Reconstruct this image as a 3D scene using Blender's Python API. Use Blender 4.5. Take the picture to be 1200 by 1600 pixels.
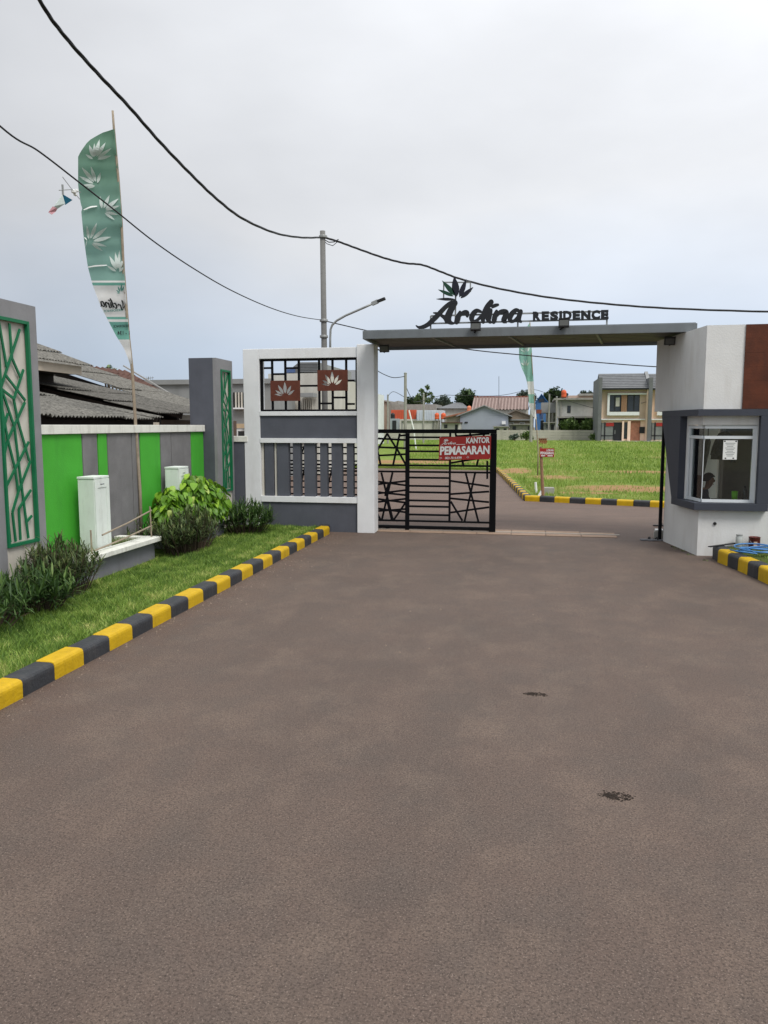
import bpy, bmesh, math, random
import numpy as np
from mathutils import Vector, Matrix, Euler
random.seed(7); rng = np.random.default_rng(11)
R = math.radians
scene = bpy.context.scene
for o in list(bpy.data.objects): bpy.data.objects.remove(o, do_unlink=True)
col = scene.collection

# ------------------------------------------------------------------ camera
FPX, CAM_H, HORIZ, VPX = 1200.0, 2.0, 665.0, 832.0
PITCH = math.atan((800-HORIZ)/FPX); YAW = math.atan((VPX-600)*math.cos(PITCH)/FPX)
cam_d = bpy.data.cameras.new('camera'); cam = bpy.data.objects.new('camera', cam_d); col.objects.link(cam)
cam.location = (0, 0, CAM_H); cam.rotation_euler = (math.pi/2-PITCH, 0, YAW)
cam_d.sensor_fit = 'VERTICAL'; cam_d.sensor_height = 36; cam_d.lens = 27; cam_d.clip_start = 0.05; cam_d.clip_end = 2000
scene.camera = cam
scene.render.resolution_x = 768; scene.render.resolution_y = 1024

# ------------------------------------------------------------------ sky and sun
SUN = Vector((0.44, -0.46, 0.86)).normalized()
world = bpy.data.worlds.new('World'); scene.world = world; world.use_nodes = True
nt = world.node_tree; nt.nodes.clear()
def N(t, tree=None, **kw):
    n = (tree or nt).nodes.new(t)
    for k, v in kw.items(): setattr(n, k, v)
    return n
L = nt.links.new
out = N('ShaderNodeOutputWorld'); bg = N('ShaderNodeBackground'); bg.inputs['Strength'].default_value = 0.1
sky = N('ShaderNodeTexSky', sky_type='NISHITA', sun_disc=False)
sky.sun_elevation = math.asin(SUN.z); sky.sun_rotation = math.atan2(SUN.x, SUN.y); sky.dust_density = 2.0
tc = N('ShaderNodeTexCoord'); sep = N('ShaderNodeSeparateXYZ'); L(tc.outputs['Generated'], sep.inputs[0])
# layers of thin overcast: bluer low down, grey-white above, with broad soft cloud structure
mp = N('ShaderNodeMapping'); mp.inputs['Scale'].default_value = (1.1, 1.1, 2.6); L(tc.outputs['Generated'], mp.inputs[0])
nz = N('ShaderNodeTexNoise'); nz.inputs['Scale'].default_value = 1.7; nz.inputs['Detail'].default_value = 5; nz.inputs['Roughness'].default_value = .45
L(mp.outputs[0], nz.inputs['Vector'])
add = N('ShaderNodeMath', operation='MULTIPLY_ADD'); L(nz.outputs[0], add.inputs[0]); add.inputs[1].default_value = .28; L(sep.outputs['Z'], add.inputs[2])
ramp = N('ShaderNodeValToRGB'); L(add.outputs[0], ramp.inputs[0])
cr = ramp.color_ramp; cr.elements[0].position = .10; cr.elements[0].color = (.46, .55, .67, 1)
cr.elements[1].position = .62; cr.elements[1].color = (.60, .61, .63, 1)
for pos, c in ((.20, (.49, .57, .69)), (.30, (.58, .63, .71)), (.42, (.67, .68, .70))):
    e = cr.elements.new(pos); e.color = (*c, 1)
# thinner, brighter cloud to the right of the gateway
dot = N('ShaderNodeVectorMath', operation='DOT_PRODUCT'); L(tc.outputs['Generated'], dot.inputs[0]); dot.inputs[1].default_value = (.52, .70, .49)
mr = N('ShaderNodeMapRange'); L(dot.outputs['Value'], mr.inputs[0])
mr.inputs[1].default_value = .35; mr.inputs[2].default_value = 1.0; mr.inputs[3].default_value = 5.9; mr.inputs[4].default_value = 9.6
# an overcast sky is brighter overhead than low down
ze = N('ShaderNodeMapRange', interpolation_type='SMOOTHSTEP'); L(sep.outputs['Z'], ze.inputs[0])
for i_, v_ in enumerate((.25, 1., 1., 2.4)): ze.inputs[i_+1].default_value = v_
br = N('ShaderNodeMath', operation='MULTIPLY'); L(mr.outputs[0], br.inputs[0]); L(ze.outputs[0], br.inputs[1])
nz2 = N('ShaderNodeTexNoise'); nz2.inputs['Scale'].default_value = 2.6; nz2.inputs['Detail'].default_value = 6; nz2.inputs['Roughness'].default_value = .5; L(mp.outputs[0], nz2.inputs['Vector'])
cl = N('ShaderNodeMapRange'); L(nz2.outputs[0], cl.inputs[0])
for i_, v_ in enumerate((.3, .7, .92, 1.08)): cl.inputs[i_+1].default_value = v_
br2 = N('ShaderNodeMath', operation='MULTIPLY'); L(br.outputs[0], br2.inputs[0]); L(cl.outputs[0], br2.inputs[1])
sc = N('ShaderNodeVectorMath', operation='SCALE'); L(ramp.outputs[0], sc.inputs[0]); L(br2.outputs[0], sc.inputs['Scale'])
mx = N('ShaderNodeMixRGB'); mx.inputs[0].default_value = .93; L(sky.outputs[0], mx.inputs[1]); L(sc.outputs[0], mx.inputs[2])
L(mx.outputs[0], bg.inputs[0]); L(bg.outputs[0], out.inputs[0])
sun_d = bpy.data.lights.new('sun', 'SUN'); sun_d.energy = 1.5; sun_d.angle = R(22); sun_d.color = (1, .96, .9)
sun = bpy.data.objects.new('sun', sun_d); col.objects.link(sun); sun.location = (20, 5, 30)
sun.rotation_euler = (-SUN).to_track_quat('-Z', 'Y').to_euler()
scene.view_settings.view_transform = 'Standard'; scene.view_settings.look = 'None'
scene.view_settings.exposure = 0.64; scene.view_settings.gamma = 1.0

# ------------------------------------------------------------------ survey: sight lines to real points at a known distance
_f = np.array([-math.sin(YAW)*math.cos(PITCH), math.cos(YAW)*math.cos(PITCH), -math.sin(PITCH)])
_r = np.array([math.cos(YAW), math.sin(YAW), 0]); _u = np.cross(_r, _f); _c = np.array([0, 0, CAM_H])
def ray(x, y): return _f+_r*(x-600)/FPX+_u*(800-y)/FPX
def G(x, y, z=0): d = ray(x, y); return Vector(_c+d*((z-CAM_H)/d[2]))
def PX(x, y, X): d = ray(x, y); return Vector(_c+d*(X/d[0]))
def PY(x, y, Y): d = ray(x, y); return Vector(_c+d*(Y/d[1]))

# ------------------------------------------------------------------ materials
def lin(c): return tuple(((v/255)/12.92 if v/255 <= .04045 else ((v/255+.055)/1.055)**2.4) for v in c)
_mats = {}
def mat(name, c, rough=.75, var=.12, scale=6., bump=.0, bscale=40., stain=0., stain_c=(60, 50, 42), stain_s=2.5, metal=0., spec=.35, srgb=True, trans=0.):
    """painted / mineral surface: broad colour variation, fine relief and optional weather stains"""
    if name in _mats: return _mats[name]
    m = bpy.data.materials.new(name); m.use_nodes = True; t = m.node_tree; t.nodes.clear(); l = t.links.new
    o = N('ShaderNodeOutputMaterial', t); b = N('ShaderNodeBsdfPrincipled', t)
    c = lin(c) if srgb else c
    b.inputs['Roughness'].default_value = rough; b.inputs['Metallic'].default_value = metal; b.inputs['Specular IOR Level'].default_value = spec
    g = N('ShaderNodeNewGeometry', t)
    n1 = N('ShaderNodeTexNoise', t); n1.inputs['Scale'].default_value = scale; n1.inputs['Detail'].default_value = 6; n1.inputs['Roughness'].default_value = .6
    l(g.outputs['Position'], n1.inputs['Vector'])
    r = N('ShaderNodeValToRGB', t); l(n1.outputs[0], r.inputs[0])
    r.color_ramp.elements[0].position = .3; r.color_ramp.elements[1].position = .7
    r.color_ramp.elements[0].color = (*[v*(1-var) for v in c], 1); r.color_ramp.elements[1].color = (*[min(1, v*(1+var)) for v in c], 1)
    src = r.outputs[0]
    if stain:
        mpn = N('ShaderNodeMapping', t); mpn.inputs['Scale'].default_value = (stain_s*2, stain_s*2, stain_s*.5); l(g.outputs['Position'], mpn.inputs[0])
        n2 = N('ShaderNodeTexNoise', t); n2.inputs['Scale'].default_value = 1; n2.inputs['Detail'].default_value = 7; n2.inputs['Roughness'].default_value = .65; l(mpn.outputs[0], n2.inputs['Vector'])
        q = N('ShaderNodeMapRange', t); l(n2.outputs[0], q.inputs[0]); q.inputs[1].default_value = .5; q.inputs[2].default_value = .75; q.inputs[3].default_value = 0; q.inputs[4].default_value = stain
        k = N('ShaderNodeMixRGB', t); l(q.outputs[0], k.inputs[0]); l(src, k.inputs[1]); k.inputs[2].default_value = (*lin(stain_c), 1); src = k.outputs[0]
    l(src, b.inputs['Base Color'])
    if bump:
        n3 = N('ShaderNodeTexNoise', t); n3.inputs['Scale'].default_value = bscale; n3.inputs['Detail'].default_value = 4; l(g.outputs['Position'], n3.inputs['Vector'])
        bp = N('ShaderNodeBump', t); bp.inputs['Strength'].default_value = bump; bp.inputs['Distance'].default_value = .02; l(n3.outputs[0], bp.inputs['Height']); l(bp.outputs[0], b.inputs['Normal'])
    if trans:
        tr = N('ShaderNodeBsdfTranslucent', t); l(src, tr.inputs[0]); ms = N('ShaderNodeMixShader', t); ms.inputs[0].default_value = trans
        l(b.outputs[0], ms.inputs[1]); l(tr.outputs[0], ms.inputs[2]); l(ms.outputs[0], o.inputs[0])
    else: l(b.outputs[0], o.inputs[0])
    _mats[name] = m; return m
def glass(name, tint=(.9, .95, .95), refl=.0):
    m = bpy.data.materials.new(name); m.use_nodes = True; t = m.node_tree; t.nodes.clear(); l = t.links.new
    o = N('ShaderNodeOutputMaterial', t); tr = N('ShaderNodeBsdfTransparent', t); tr.inputs[0].default_value = (*tint, 1)
    gl = N('ShaderNodeBsdfGlossy', t); gl.inputs['Roughness'].default_value = .03; fr = N('ShaderNodeFresnel', t); fr.inputs[0].default_value = 1.45
    ms = N('ShaderNodeMixShader', t); l(fr.outputs[0], ms.inputs[0]); l(tr.outputs[0], ms.inputs[1]); l(gl.outputs[0], ms.inputs[2]); l(ms.outputs[0], o.inputs[0]); return m

M_white = mat('white_paint', (220, 222, 224), .7, .05, 2.5, .12, 60, .26, (150, 144, 134), 1.6)
M_booth = mat('booth_white_paint', (214, 215, 214), .7, .05, 2.0, .15, 50, .30, (156, 146, 130), 1.6)
M_dgrey = mat('dark_grey_paint', (82, 85, 94), .7, .10, 3.0, .12, 60, .25, (50, 50, 54), 1.6)
M_mgrey = mat('mid_grey_paint', (126, 127, 131), .8, .10, 3.0, .15, 60, .3, (92, 92, 95), 1.6)
M_wgrey = mat('wall_grey_panel', (118, 117, 118), .85, .14, 3.5, .2, 50, .35, (82, 82, 84), 1.7)
M_green = mat('lime_green_paint', (70, 166, 50), .7, .08, 2.5, .15, 60, .36, (50, 124, 42), 1.8)
M_lat = mat('lattice_green_enamel', (12, 104, 66), .45, .10, 8, 0)
M_cream = mat('lattice_back_cream', (200, 196, 186), .8, .07, 3, .1, 60, .2, (150, 120, 90), 1.5)
M_black = mat('black_steel', (11, 12, 16), .7, .15, 9, .05, 80, spec=.12)
M_rust = mat('rust_brown_plate', (92, 48, 34), .65, .16, 14, .1, 60, .35, (70, 34, 24), 4)
M_yel = mat('kerb_yellow', (192, 156, 12), .6, .10, 6, .3, 45, .28, (110, 84, 24), 5)
M_kblk = mat('kerb_black', (50, 52, 55), .6, .16, 6, .3, 45, .3, (96, 92, 88), 5)
M_canopy = mat('canopy_grey_metal', (108, 114, 118), .5, .08, 3, 0, 40, .3, (70, 70, 68), 2)
M_soff = mat('soffit_dark_metal', (86, 86, 84), .6, .10, 4, 0)
M_steel = mat('galvanised_steel', (150, 153, 152), .45, .12, 10, 0, metal=.3)
M_pole = mat('pole_concrete', (112, 112, 110), .8, .10, 6, .15, 50)
M_cable = mat('cable_rubber', (26, 27, 30), .6, .1, 10)
M_letter = mat('sign_letter_black', (30, 32, 36), .45, .08, 6)
M_navy = mat('sign_leaf_navy', (24, 25, 40), .45, .08, 6)
M_dgreen = mat('sign_leaf_green', (22, 62, 44), .45, .08, 6)
M_bamboo = mat('bamboo', (148, 136, 118), .7, .18, 14, .1, 60, .4, (120, 98, 86), 4)
M_wood = mat('weathered_wood', (140, 108, 84), .8, .2, 10, .2, 40)
M_bark = mat('bark', (78, 66, 54), .9, .2, 12, .4, 30)
M_red = mat('sign_red', (158, 44, 40), .6, .10, 8, 0, 40, .2, (120, 60, 50), 3)
M_wprint = mat('print_white', (226, 228, 226), .6, .03, 8)
M_kprint = mat('print_black', (24, 26, 28), .6, .03, 8)
M_tprint = mat('print_teal', (92, 156, 146), .7, .05, 8, trans=.3)
M_mprint = mat('print_motif', (206, 216, 212), .8, .06, 20, trans=.3)
M_clad = mat('wood_cladding', (86, 42, 22), .5, .3, 4, .1, 40, .5, (52, 26, 16), 3)
M_conc = mat('bare_concrete', (150, 148, 142), .9, .14, 3, .3, 30, .4, (96, 94, 90), 1.2)
M_soil = mat('earth', (132, 96, 72), .95, .25, 5, .5, 25)
M_blkplastic = mat('black_plastic', (34, 34, 36), .5, .1, 8)

# ------------------------------------------------------------------ mesh helpers
class MB:
    def __init__(s): s.v = []; s.f = []
    def add(s, v, f):
        n = len(s.v); s.v += [tuple(p) for p in v]; s.f += [tuple(i+n for i in q) for q in f]; return s
    def box(s, x0, x1, y0, y1, z0, z1):
        x0, x1 = sorted((x0, x1)); y0, y1 = sorted((y0, y1)); z0, z1 = sorted((z0, z1))
        return s.add([(x, y, z) for z in (z0, z1) for x, y in ((x0, y0), (x1, y0), (x1, y1), (x0, y1))],
                     [(3, 2, 1, 0), (4, 5, 6, 7), (0, 1, 5, 4), (1, 2, 6, 5), (2, 3, 7, 6), (3, 0, 4, 7)])
    def prism(s, poly, h0, h1, axis='z'):
        """poly: 2-D outline; axis z -> (x,y), y -> (x,z), x -> (y,z)"""
        n = len(poly)
        def pt(a, b, h): return {'z': (a, b, h), 'y': (a, h, b), 'x': (h, a, b)}[axis]
        v = [pt(a, b, h0) for a, b in poly]+[pt(a, b, h1) for a, b in poly]
        return s.add(v, [tuple(range(n))[::-1], tuple(range(n, 2*n))]+[(i, (i+1) % n, (i+1) % n+n, i+n) for i in range(n)])
    def tube(s, pts, r, n=8, caps=True):
        pts = [Vector(p) for p in pts]; k = len(pts); rs = r if isinstance(r, (list, tuple)) else [r]*k
        base = len(s.v); prev = None
        for i, p in enumerate(pts):
            d = (pts[min(i+1, k-1)]-pts[max(i-1, 0)]).normalized()
            if prev is None: a = d.orthogonal().normalized()
            else:
                a = prev-d*prev.dot(d); a = a.normalized() if a.length > 1e-6 else d.orthogonal().normalized()
            prev = a; b = d.cross(a)
            for j in range(n):
                t = 2*math.pi*j/n; s.v.append(tuple(p+(a*math.cos(t)+b*math.sin(t))*rs[i]))
        for i in range(k-1):
            for j in range(n): s.f.append((base+i*n+j, base+i*n+(j+1) % n, base+(i+1)*n+(j+1) % n, base+(i+1)*n+j))
        if caps: s.f.append(tuple(base+j for j in range(n))[::-1]); s.f.append(tuple(base+(k-1)*n+j for j in range(n)))
        return s
    def bar(s, a, b, w, d, up=(0, 0, 1)):
        """rectangular bar from a to b, w across, d deep along 'up' axis"""
        a = Vector(a); b = Vector(b); t = (b-a).normalized(); u = Vector(up); u = (u-t*u.dot(t)).normalized(); q = t.cross(u)
        v = [p+q*sx*w/2+u*sy*d/2 for p in (a, b) for sx, sy in ((-1, -1), (1, -1), (1, 1), (-1, 1))]
        return s.add(v, [(3, 2, 1, 0), (4, 5, 6, 7), (0, 1, 5, 4), (1, 2, 6, 5), (2, 3, 7, 6), (3, 0, 4, 7)])
    def lathe(s, c, prof, n=16):
        base = len(s.v); c = Vector(c)
        for r, z in prof:
            for j in range(n): t = 2*math.pi*j/n; s.v.append((c.x+r*math.cos(t), c.y+r*math.sin(t), c.z+z))
        for i in range(len(prof)-1):
            for j in range(n): s.f.append((base+i*n+j, base+i*n+(j+1) % n, base+(i+1)*n+(j+1) % n, base+(i+1)*n+j))
        s.f.append(tuple(base+j for j in range(n))[::-1]); s.f.append(tuple(base+(len(prof)-1)*n+j for j in range(n)))
        return s
    def mesh(s, name, m, center=None, smooth=False):
        me = bpy.data.meshes.new(name); v = s.v
        if center is not None: v = [(p[0]-center[0], p[1]-center[1], p[2]-center[2]) for p in v]
        me.from_pydata(v, [], s.f); me.materials.append(m)
        if smooth: me.polygons.foreach_set('use_smooth', [True]*len(me.polygons))
        me.update(); return me
    def build(s, name, m, parent=None, smooth=False, bevel=0, solid=0):
        a = np.array(s.v); lo = a.min(0); hi = a.max(0); c = (lo+hi)/2
        if parent is None: c[2] = lo[2]
        o = link(name, s.mesh(name, m, c, smooth), c, parent)
        if bevel:
            b = o.modifiers.new('bevel', 'BEVEL'); b.width = bevel; b.segments = 2; b.limit_method = 'ANGLE'
        if solid: b = o.modifiers.new('solid', 'SOLIDIFY'); b.thickness = solid; b.offset = 0
        return o
def link(name, data, loc, parent=None, rot=None, scale=None):
    o = bpy.data.objects.new(name, data); col.objects.link(o); o.location = loc
    if rot is not None: o.rotation_euler = rot
    if scale is not None: o.scale = scale
    if parent is not None:
        o.parent = parent; o.matrix_parent_inverse = pmat(parent).inverted()
    return o
def pmat(p):   # world matrix of a parent that was built with link()
    m = Matrix.LocRotScale(p.location, p.rotation_euler, p.scale)
    return (pmat(p.parent) @ p.matrix_parent_inverse @ m) if p.parent else m
def tag(o, label, cat=None, group=None, kind=None):
    o['label'] = label
    if cat: o['category'] = cat
    if group: o['group'] = group
    if kind: o['kind'] = kind
    return o
def thing(name, loc, label, cat, group=None):
    return tag(link(name, None, loc), label, cat, group)
def struct(o, label=None):
    o['kind'] = 'structure'
    if label: o['label'] = label
    return o
def box(name, m, p, x0, x1, y0, y1, z0, z1, bevel=0): return MB().box(x0, x1, y0, y1, z0, z1).build(name, m, p, bevel=bevel)
def crom(pts, k=6):
    """Catmull-Rom refinement of a list of tuples"""
    P = [np.array(p, float) for p in pts]; o = []
    for i in range(len(P)-1):
        a, b, c, d = P[max(i-1, 0)], P[i], P[i+1], P[min(i+2, len(P)-1)]
        for j in range(k):
            t = j/k; o.append(.5*((2*b)+(c-a)*t+(2*a-5*b+4*c-d)*t*t+(3*b-a-3*c+d)*t**3))
    o.append(P[-1]); return o
def leaf_poly(bx, by, tx, ty, w, n=7, fat=.45):
    d = np.array([tx-bx, ty-by]); nn = np.array([-d[1], d[0]])/np.linalg.norm(d); o = []
    prof = [(i/n, math.sin(math.pi*(i/n)**(.8 if fat < .5 else 1.2))) for i in range(n+1)]
    for t, p in prof: o.append(np.array([bx, by])+d*t+nn*w*p)
    for t, p in prof[-2:0:-1]: o.append(np.array([bx, by])+d*t-nn*w*p)
    return [tuple(q) for q in o]
def stroke_polys(st):
    """brush stroke (x,y,half width) -> outline"""
    q = crom(st, 7); lft = []; rgt = []
    for i, p in enumerate(q):
        a = q[max(i-1, 0)][:2]; b = q[min(i+1, len(q)-1)][:2]; d = b-a; d = d/(np.linalg.norm(d)+1e-9); n = np.array([-d[1], d[0]])
        w = max(p[2], 1.5); lft.append(p[:2]+n*w); rgt.append(p[:2]-n*w)
    def cap(p, c, ang0): return [c+p*np.array([math.cos(ang0+math.pi*k/6), math.sin(ang0+math.pi*k/6)]) for k in range(1, 6)]
    def ang(v): return math.atan2(v[1], v[0])
    e = q[-1]; s = q[0]
    return lft, rgt, cap(max(e[2], 1.5), e[:2], ang(rgt[-1]-e[:2])), cap(max(s[2], 1.5), s[:2], ang(lft[0]-s[:2]))
def stroke_mesh(mb, st, mapf, dep=0., off=0.):
    """mapf(x, y, o): drawing units -> 3-D point, o metres off the sheet"""
    lft, rgt, ce, cs = stroke_polys(st); n = len(lft)
    def put(o):
        b = len(mb.v)
        for p in lft+rgt+ce+cs: mb.v.append(tuple(mapf(p[0], p[1], o)))
        return b
    b0 = put(off)
    for i in range(n-1): mb.f.append((b0+i, b0+i+1, b0+n+i+1, b0+n+i))
    ei = [b0+2*n-1]+[b0+2*n+k for k in range(5)]+[b0+n-1]; si = [b0]+[b0+2*n+5+k for k in range(5)]+[b0+n]
    mb.f.append(tuple(ei)); mb.f.append(tuple(si))
    if dep:
        b1 = put(off+dep); sh = b1-b0
        loop = [b0+i for i in range(n)]+ei[-2:0:-1]+[b0+n+i for i in range(n-1, -1, -1)]+si[-2:0:-1]
        for i in range(len(loop)):
            a, c = loop[i], loop[(i+1) % len(loop)]; mb.f.append((a, c, c+sh, a+sh))
        for i in range(n-1): mb.f.append((b1+i, b1+i+1, b1+n+i+1, b1+n+i))
        mb.f.append(tuple(i+sh for i in ei)); mb.f.append(tuple(i+sh for i in si))
def text_tris(s, offset=.0):
    """outline of a word in the built-in face, normalised to a unit box"""
    c = bpy.data.curves.new('word', 'FONT'); c.body = s; c.offset = offset; c.resolution_u = 3; c.fill_mode = 'FRONT'
    o = bpy.data.objects.new('word', c); col.objects.link(o); dg = bpy.context.evaluated_depsgraph_get()
    me = bpy.data.meshes.new_from_object(o.evaluated_get(dg)); v = np.array([p.co for p in me.vertices]); f = [tuple(p.vertices) for p in me.polygons]
    edges = {}
    for q in f:
        for i in range(len(q)):
            e = (q[i], q[(i+1) % len(q)]); k = tuple(sorted(e)); edges.setdefault(k, []).append(e)
    rim = [e[0] for e in edges.values() if len(e) == 1]
    bpy.data.objects.remove(o, do_unlink=True); bpy.data.meshes.remove(me); bpy.data.curves.remove(c)
    lo = v.min(0); hi = v.max(0); asp = (hi[0]-lo[0])/(hi[1]-lo[1]); v = (v-lo)/np.maximum(hi-lo, 1e-6)
    return v[:, :2], f, rim, asp
def text_part(name, s, mapf, m, parent, offset=.02, dep=0.):
    v, f, rim, asp = text_tris(s, offset); mb = MB(); mb.v = [tuple(mapf(a, b, 0)) for a, b in v]; mb.f = list(f)
    if dep:
        n = len(mb.v); mb.v += [tuple(mapf(a, b, dep)) for a, b in v]; mb.f += [tuple(i+n for i in q)[::-1] for q in f]
        mb.f += [(b, a, a+n, b+n) for a, b in rim]
    return mb.build(name, m, parent)
def noise1(x): return math.sin(x*1.7)+.5*math.sin(x*3.9+1.3)+.25*math.sin(x*8.1+.4)

# ================================================================== the setting: terrain, roads, lawn, field, kerbs
def road_mat():
    m = bpy.data.materials.new('worn_asphalt'); m.use_nodes = True; t = m.node_tree; t.nodes.clear(); l = t.links.new
    o = N('ShaderNodeOutputMaterial', t); b = N('ShaderNodeBsdfPrincipled', t); g = N('ShaderNodeNewGeometry', t)
    def noise(s, d=6, r=.6, stretch=None):
        n = N('ShaderNodeTexNoise', t); n.inputs['Scale'].default_value = s; n.inputs['Detail'].default_value = d; n.inputs['Roughness'].default_value = r
        if stretch:
            q = N('ShaderNodeMapping', t); q.inputs['Scale'].default_value = stretch; l(g.outputs['Position'], q.inputs[0]); l(q.outputs[0], n.inputs['Vector'])
        else: l(g.outputs['Position'], n.inputs['Vector'])
        return n
    def mixc(f, a, c, mode='MIX'):
        k = N('ShaderNodeMixRGB', t, blend_type=mode); l(f, k.inputs[0]) if not isinstance(f, float) else setattr(k.inputs[0], 'default_value', f)
        l(a, k.inputs[1]); (l(c, k.inputs[2]) if not isinstance(c, tuple) else setattr(k.inputs[2], 'default_value', (*c, 1))); return k.outputs[0]
    def rng_(src, a, b_, c, d):
        q = N('ShaderNodeMapRange', t); l(src, q.inputs[0])
        for i, v in enumerate((a, b_, c, d)): q.inputs[i+1].default_value = v
        return q.outputs[0]
    big = noise(.75, 6, .6); r = N('ShaderNodeValToRGB', t); l(big.outputs[0], r.inputs[0]); e = r.color_ramp.elements
    e[0].position = .25; e[0].color = (0.097, 0.071, 0.058, 1); e[1].position = .75; e[1].color = (0.150, 0.107, 0.084, 1)
    mid = r.color_ramp.elements.new(.5); mid.color = (0.123, 0.088, 0.071, 1)
    c = r.outputs[0]
    med = noise(2.6, 7, .7); c = mixc(rng_(med.outputs[0], .46, .68, 0, .45), c, (0.087, 0.071, 0.062))           # greyer worn areas
    lane = noise(.9, 4, .5, (1.6, .10, 1)); c = mixc(rng_(lane.outputs[0], .5, .72, 0, .35), c, (0.076, 0.059, 0.050))  # faint wheel tracks
    wear = noise(1.25, 7, .68); c = mixc(rng_(wear.outputs[0], .46, .68, 0, .34), c, (.092, .080, .070))      # worn greyer patches
    tanp = noise(1.7, 7, .7, (1.2, .8, 1)); c = mixc(rng_(tanp.outputs[0], .48, .68, 0, .5), c, (.190, .140, .108))   # dusty brown patches
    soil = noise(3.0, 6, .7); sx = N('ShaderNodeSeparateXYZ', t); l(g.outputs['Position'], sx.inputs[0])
    kf = rng_(sx.outputs['X'], -3.72, -2.9, .75, 0); sm = N('ShaderNodeMath', t, operation='MULTIPLY'); l(kf, sm.inputs[0]); l(rng_(soil.outputs[0], .38, .66, 0, 1), sm.inputs[1]); c = mixc(sm.outputs[0], c, (0.105, 0.059, 0.040))   # reddish soil along the kerb, its dark tint doubling as contact shadow
    yf = rng_(sx.outputs['Y'], 12.8, 15.0, 0, .9); sm2 = N('ShaderNodeMath', t, operation='MULTIPLY'); l(yf, sm2.inputs[0]); l(rng_(noise(1.3, 7, .65, (.5, 1.6, 1)).outputs[0], .36, .6, .2, 1), sm2.inputs[1]); c = mixc(sm2.outputs[0], c, (0.178, 0.121, 0.095))   # dusty inner road
    fine = noise(88, 4, .75); c = mixc(rng_(fine.outputs[0], .49, .62, 0, .85), c, (0.034, 0.025, 0.020)); clus = noise(34, 5, .75); c = mixc(rng_(clus.outputs[0], .48, .66, 0, .5), c, (0.055, 0.041, 0.033))         # aggregate pits
    fine2 = noise(120, 4, .7); c = mixc(rng_(fine2.outputs[0], .56, .68, 0, .85), c, (0.266, 0.210, 0.176))          # pale grit
    l(c, b.inputs['Base Color']); b.inputs['Roughness'].default_value = .80; b.inputs['Specular IOR Level'].default_value = .30
    h = N('ShaderNodeMath', t, operation='MULTIPLY_ADD'); l(fine.outputs[0], h.inputs[0]); h.inputs[1].default_value = .7; l(fine2.outputs[0], h.inputs[2])
    bp = N('ShaderNodeBump', t); bp.inputs['Strength'].default_value = .6; bp.inputs['Distance'].default_value = .006; l(h.outputs[0], bp.inputs['Height']); l(bp.outputs[0], b.inputs['Normal'])
    l(b.outputs[0], o.inputs[0]); return m
def turf_mat(name, a, b2, dry, patches=()):
    m = bpy.data.materials.new(name); m.use_nodes = True; t = m.node_tree; t.nodes.clear(); l = t.links.new
    o = N('ShaderNodeOutputMaterial', t); b = N('ShaderNodeBsdfPrincipled', t); g = N('ShaderNodeNewGeometry', t)
    n = N('ShaderNodeTexNoise', t); n.inputs['Scale'].default_value = .9; n.inputs['Detail'].default_value = 8; n.inputs['Roughness'].default_value = .7; l(g.outputs['Position'], n.inputs['Vector'])
    r = N('ShaderNodeValToRGB', t); l(n.outputs[0], r.inputs[0]); e = r.color_ramp.elements
    e[0].position = .35; e[0].color = (*lin(a), 1); e[1].position = .62; e[1].color = (*lin(b2), 1); q = e.new(.74); q.color = (*lin(dry), 1)
    c = r.outputs[0]
    n2 = N('ShaderNodeTexNoise', t); n2.inputs['Scale'].default_value = 1.6; n2.inputs['Detail'].default_value = 6; n2.inputs['Roughness'].default_value = .7; l(g.outputs['Position'], n2.inputs['Vector'])
    for (px, py, rx, ry) in patches:      # trodden bare earth
        mp2 = N('ShaderNodeMapping', t, vector_type='POINT'); mp2.inputs['Location'].default_value = (-px/rx, -py/ry, 0); mp2.inputs['Scale'].default_value = (1/rx, 1/ry, 0); l(g.outputs['Position'], mp2.inputs[0])
        ln = N('ShaderNodeVectorMath', t, operation='LENGTH'); l(mp2.outputs[0], ln.inputs[0])
        s = N('ShaderNodeMath', t, operation='MULTIPLY_ADD'); l(n2.outputs[0], s.inputs[0]); s.inputs[1].default_value = 1.6; l(ln.outputs['Value'], s.inputs[2])
        q2 = N('ShaderNodeMapRange', t); l(s.outputs[0], q2.inputs[0]); q2.inputs[1].default_value = 1.35; q2.inputs[2].default_value = 1.8; q2.inputs[3].default_value = .85; q2.inputs[4].default_value = 0
        k = N('ShaderNodeMixRGB', t); l(q2.outputs[0], k.inputs[0]); l(c, k.inputs[1]); k.inputs[2].default_value = (*lin((160, 122, 92)), 1); c = k.outputs[0]
    l(c, b.inputs['Base Color']); b.inputs['Roughness'].default_value = .95; b.inputs['Specular IOR Level'].default_value = .1
    n3 = N('ShaderNodeTexNoise', t); n3.inputs['Scale'].default_value = 22; n3.inputs['Detail'].default_value = 5; l(g.outputs['Position'], n3.inputs['Vector'])
    bp = N('ShaderNodeBump', t); bp.inputs['Strength'].default_value = .8; bp.inputs['Distance'].default_value = .06; l(n3.outputs[0], bp.inputs['Height']); l(bp.outputs[0], b.inputs['Normal'])
    l(b.outputs[0], o.inputs[0]); return m
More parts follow.
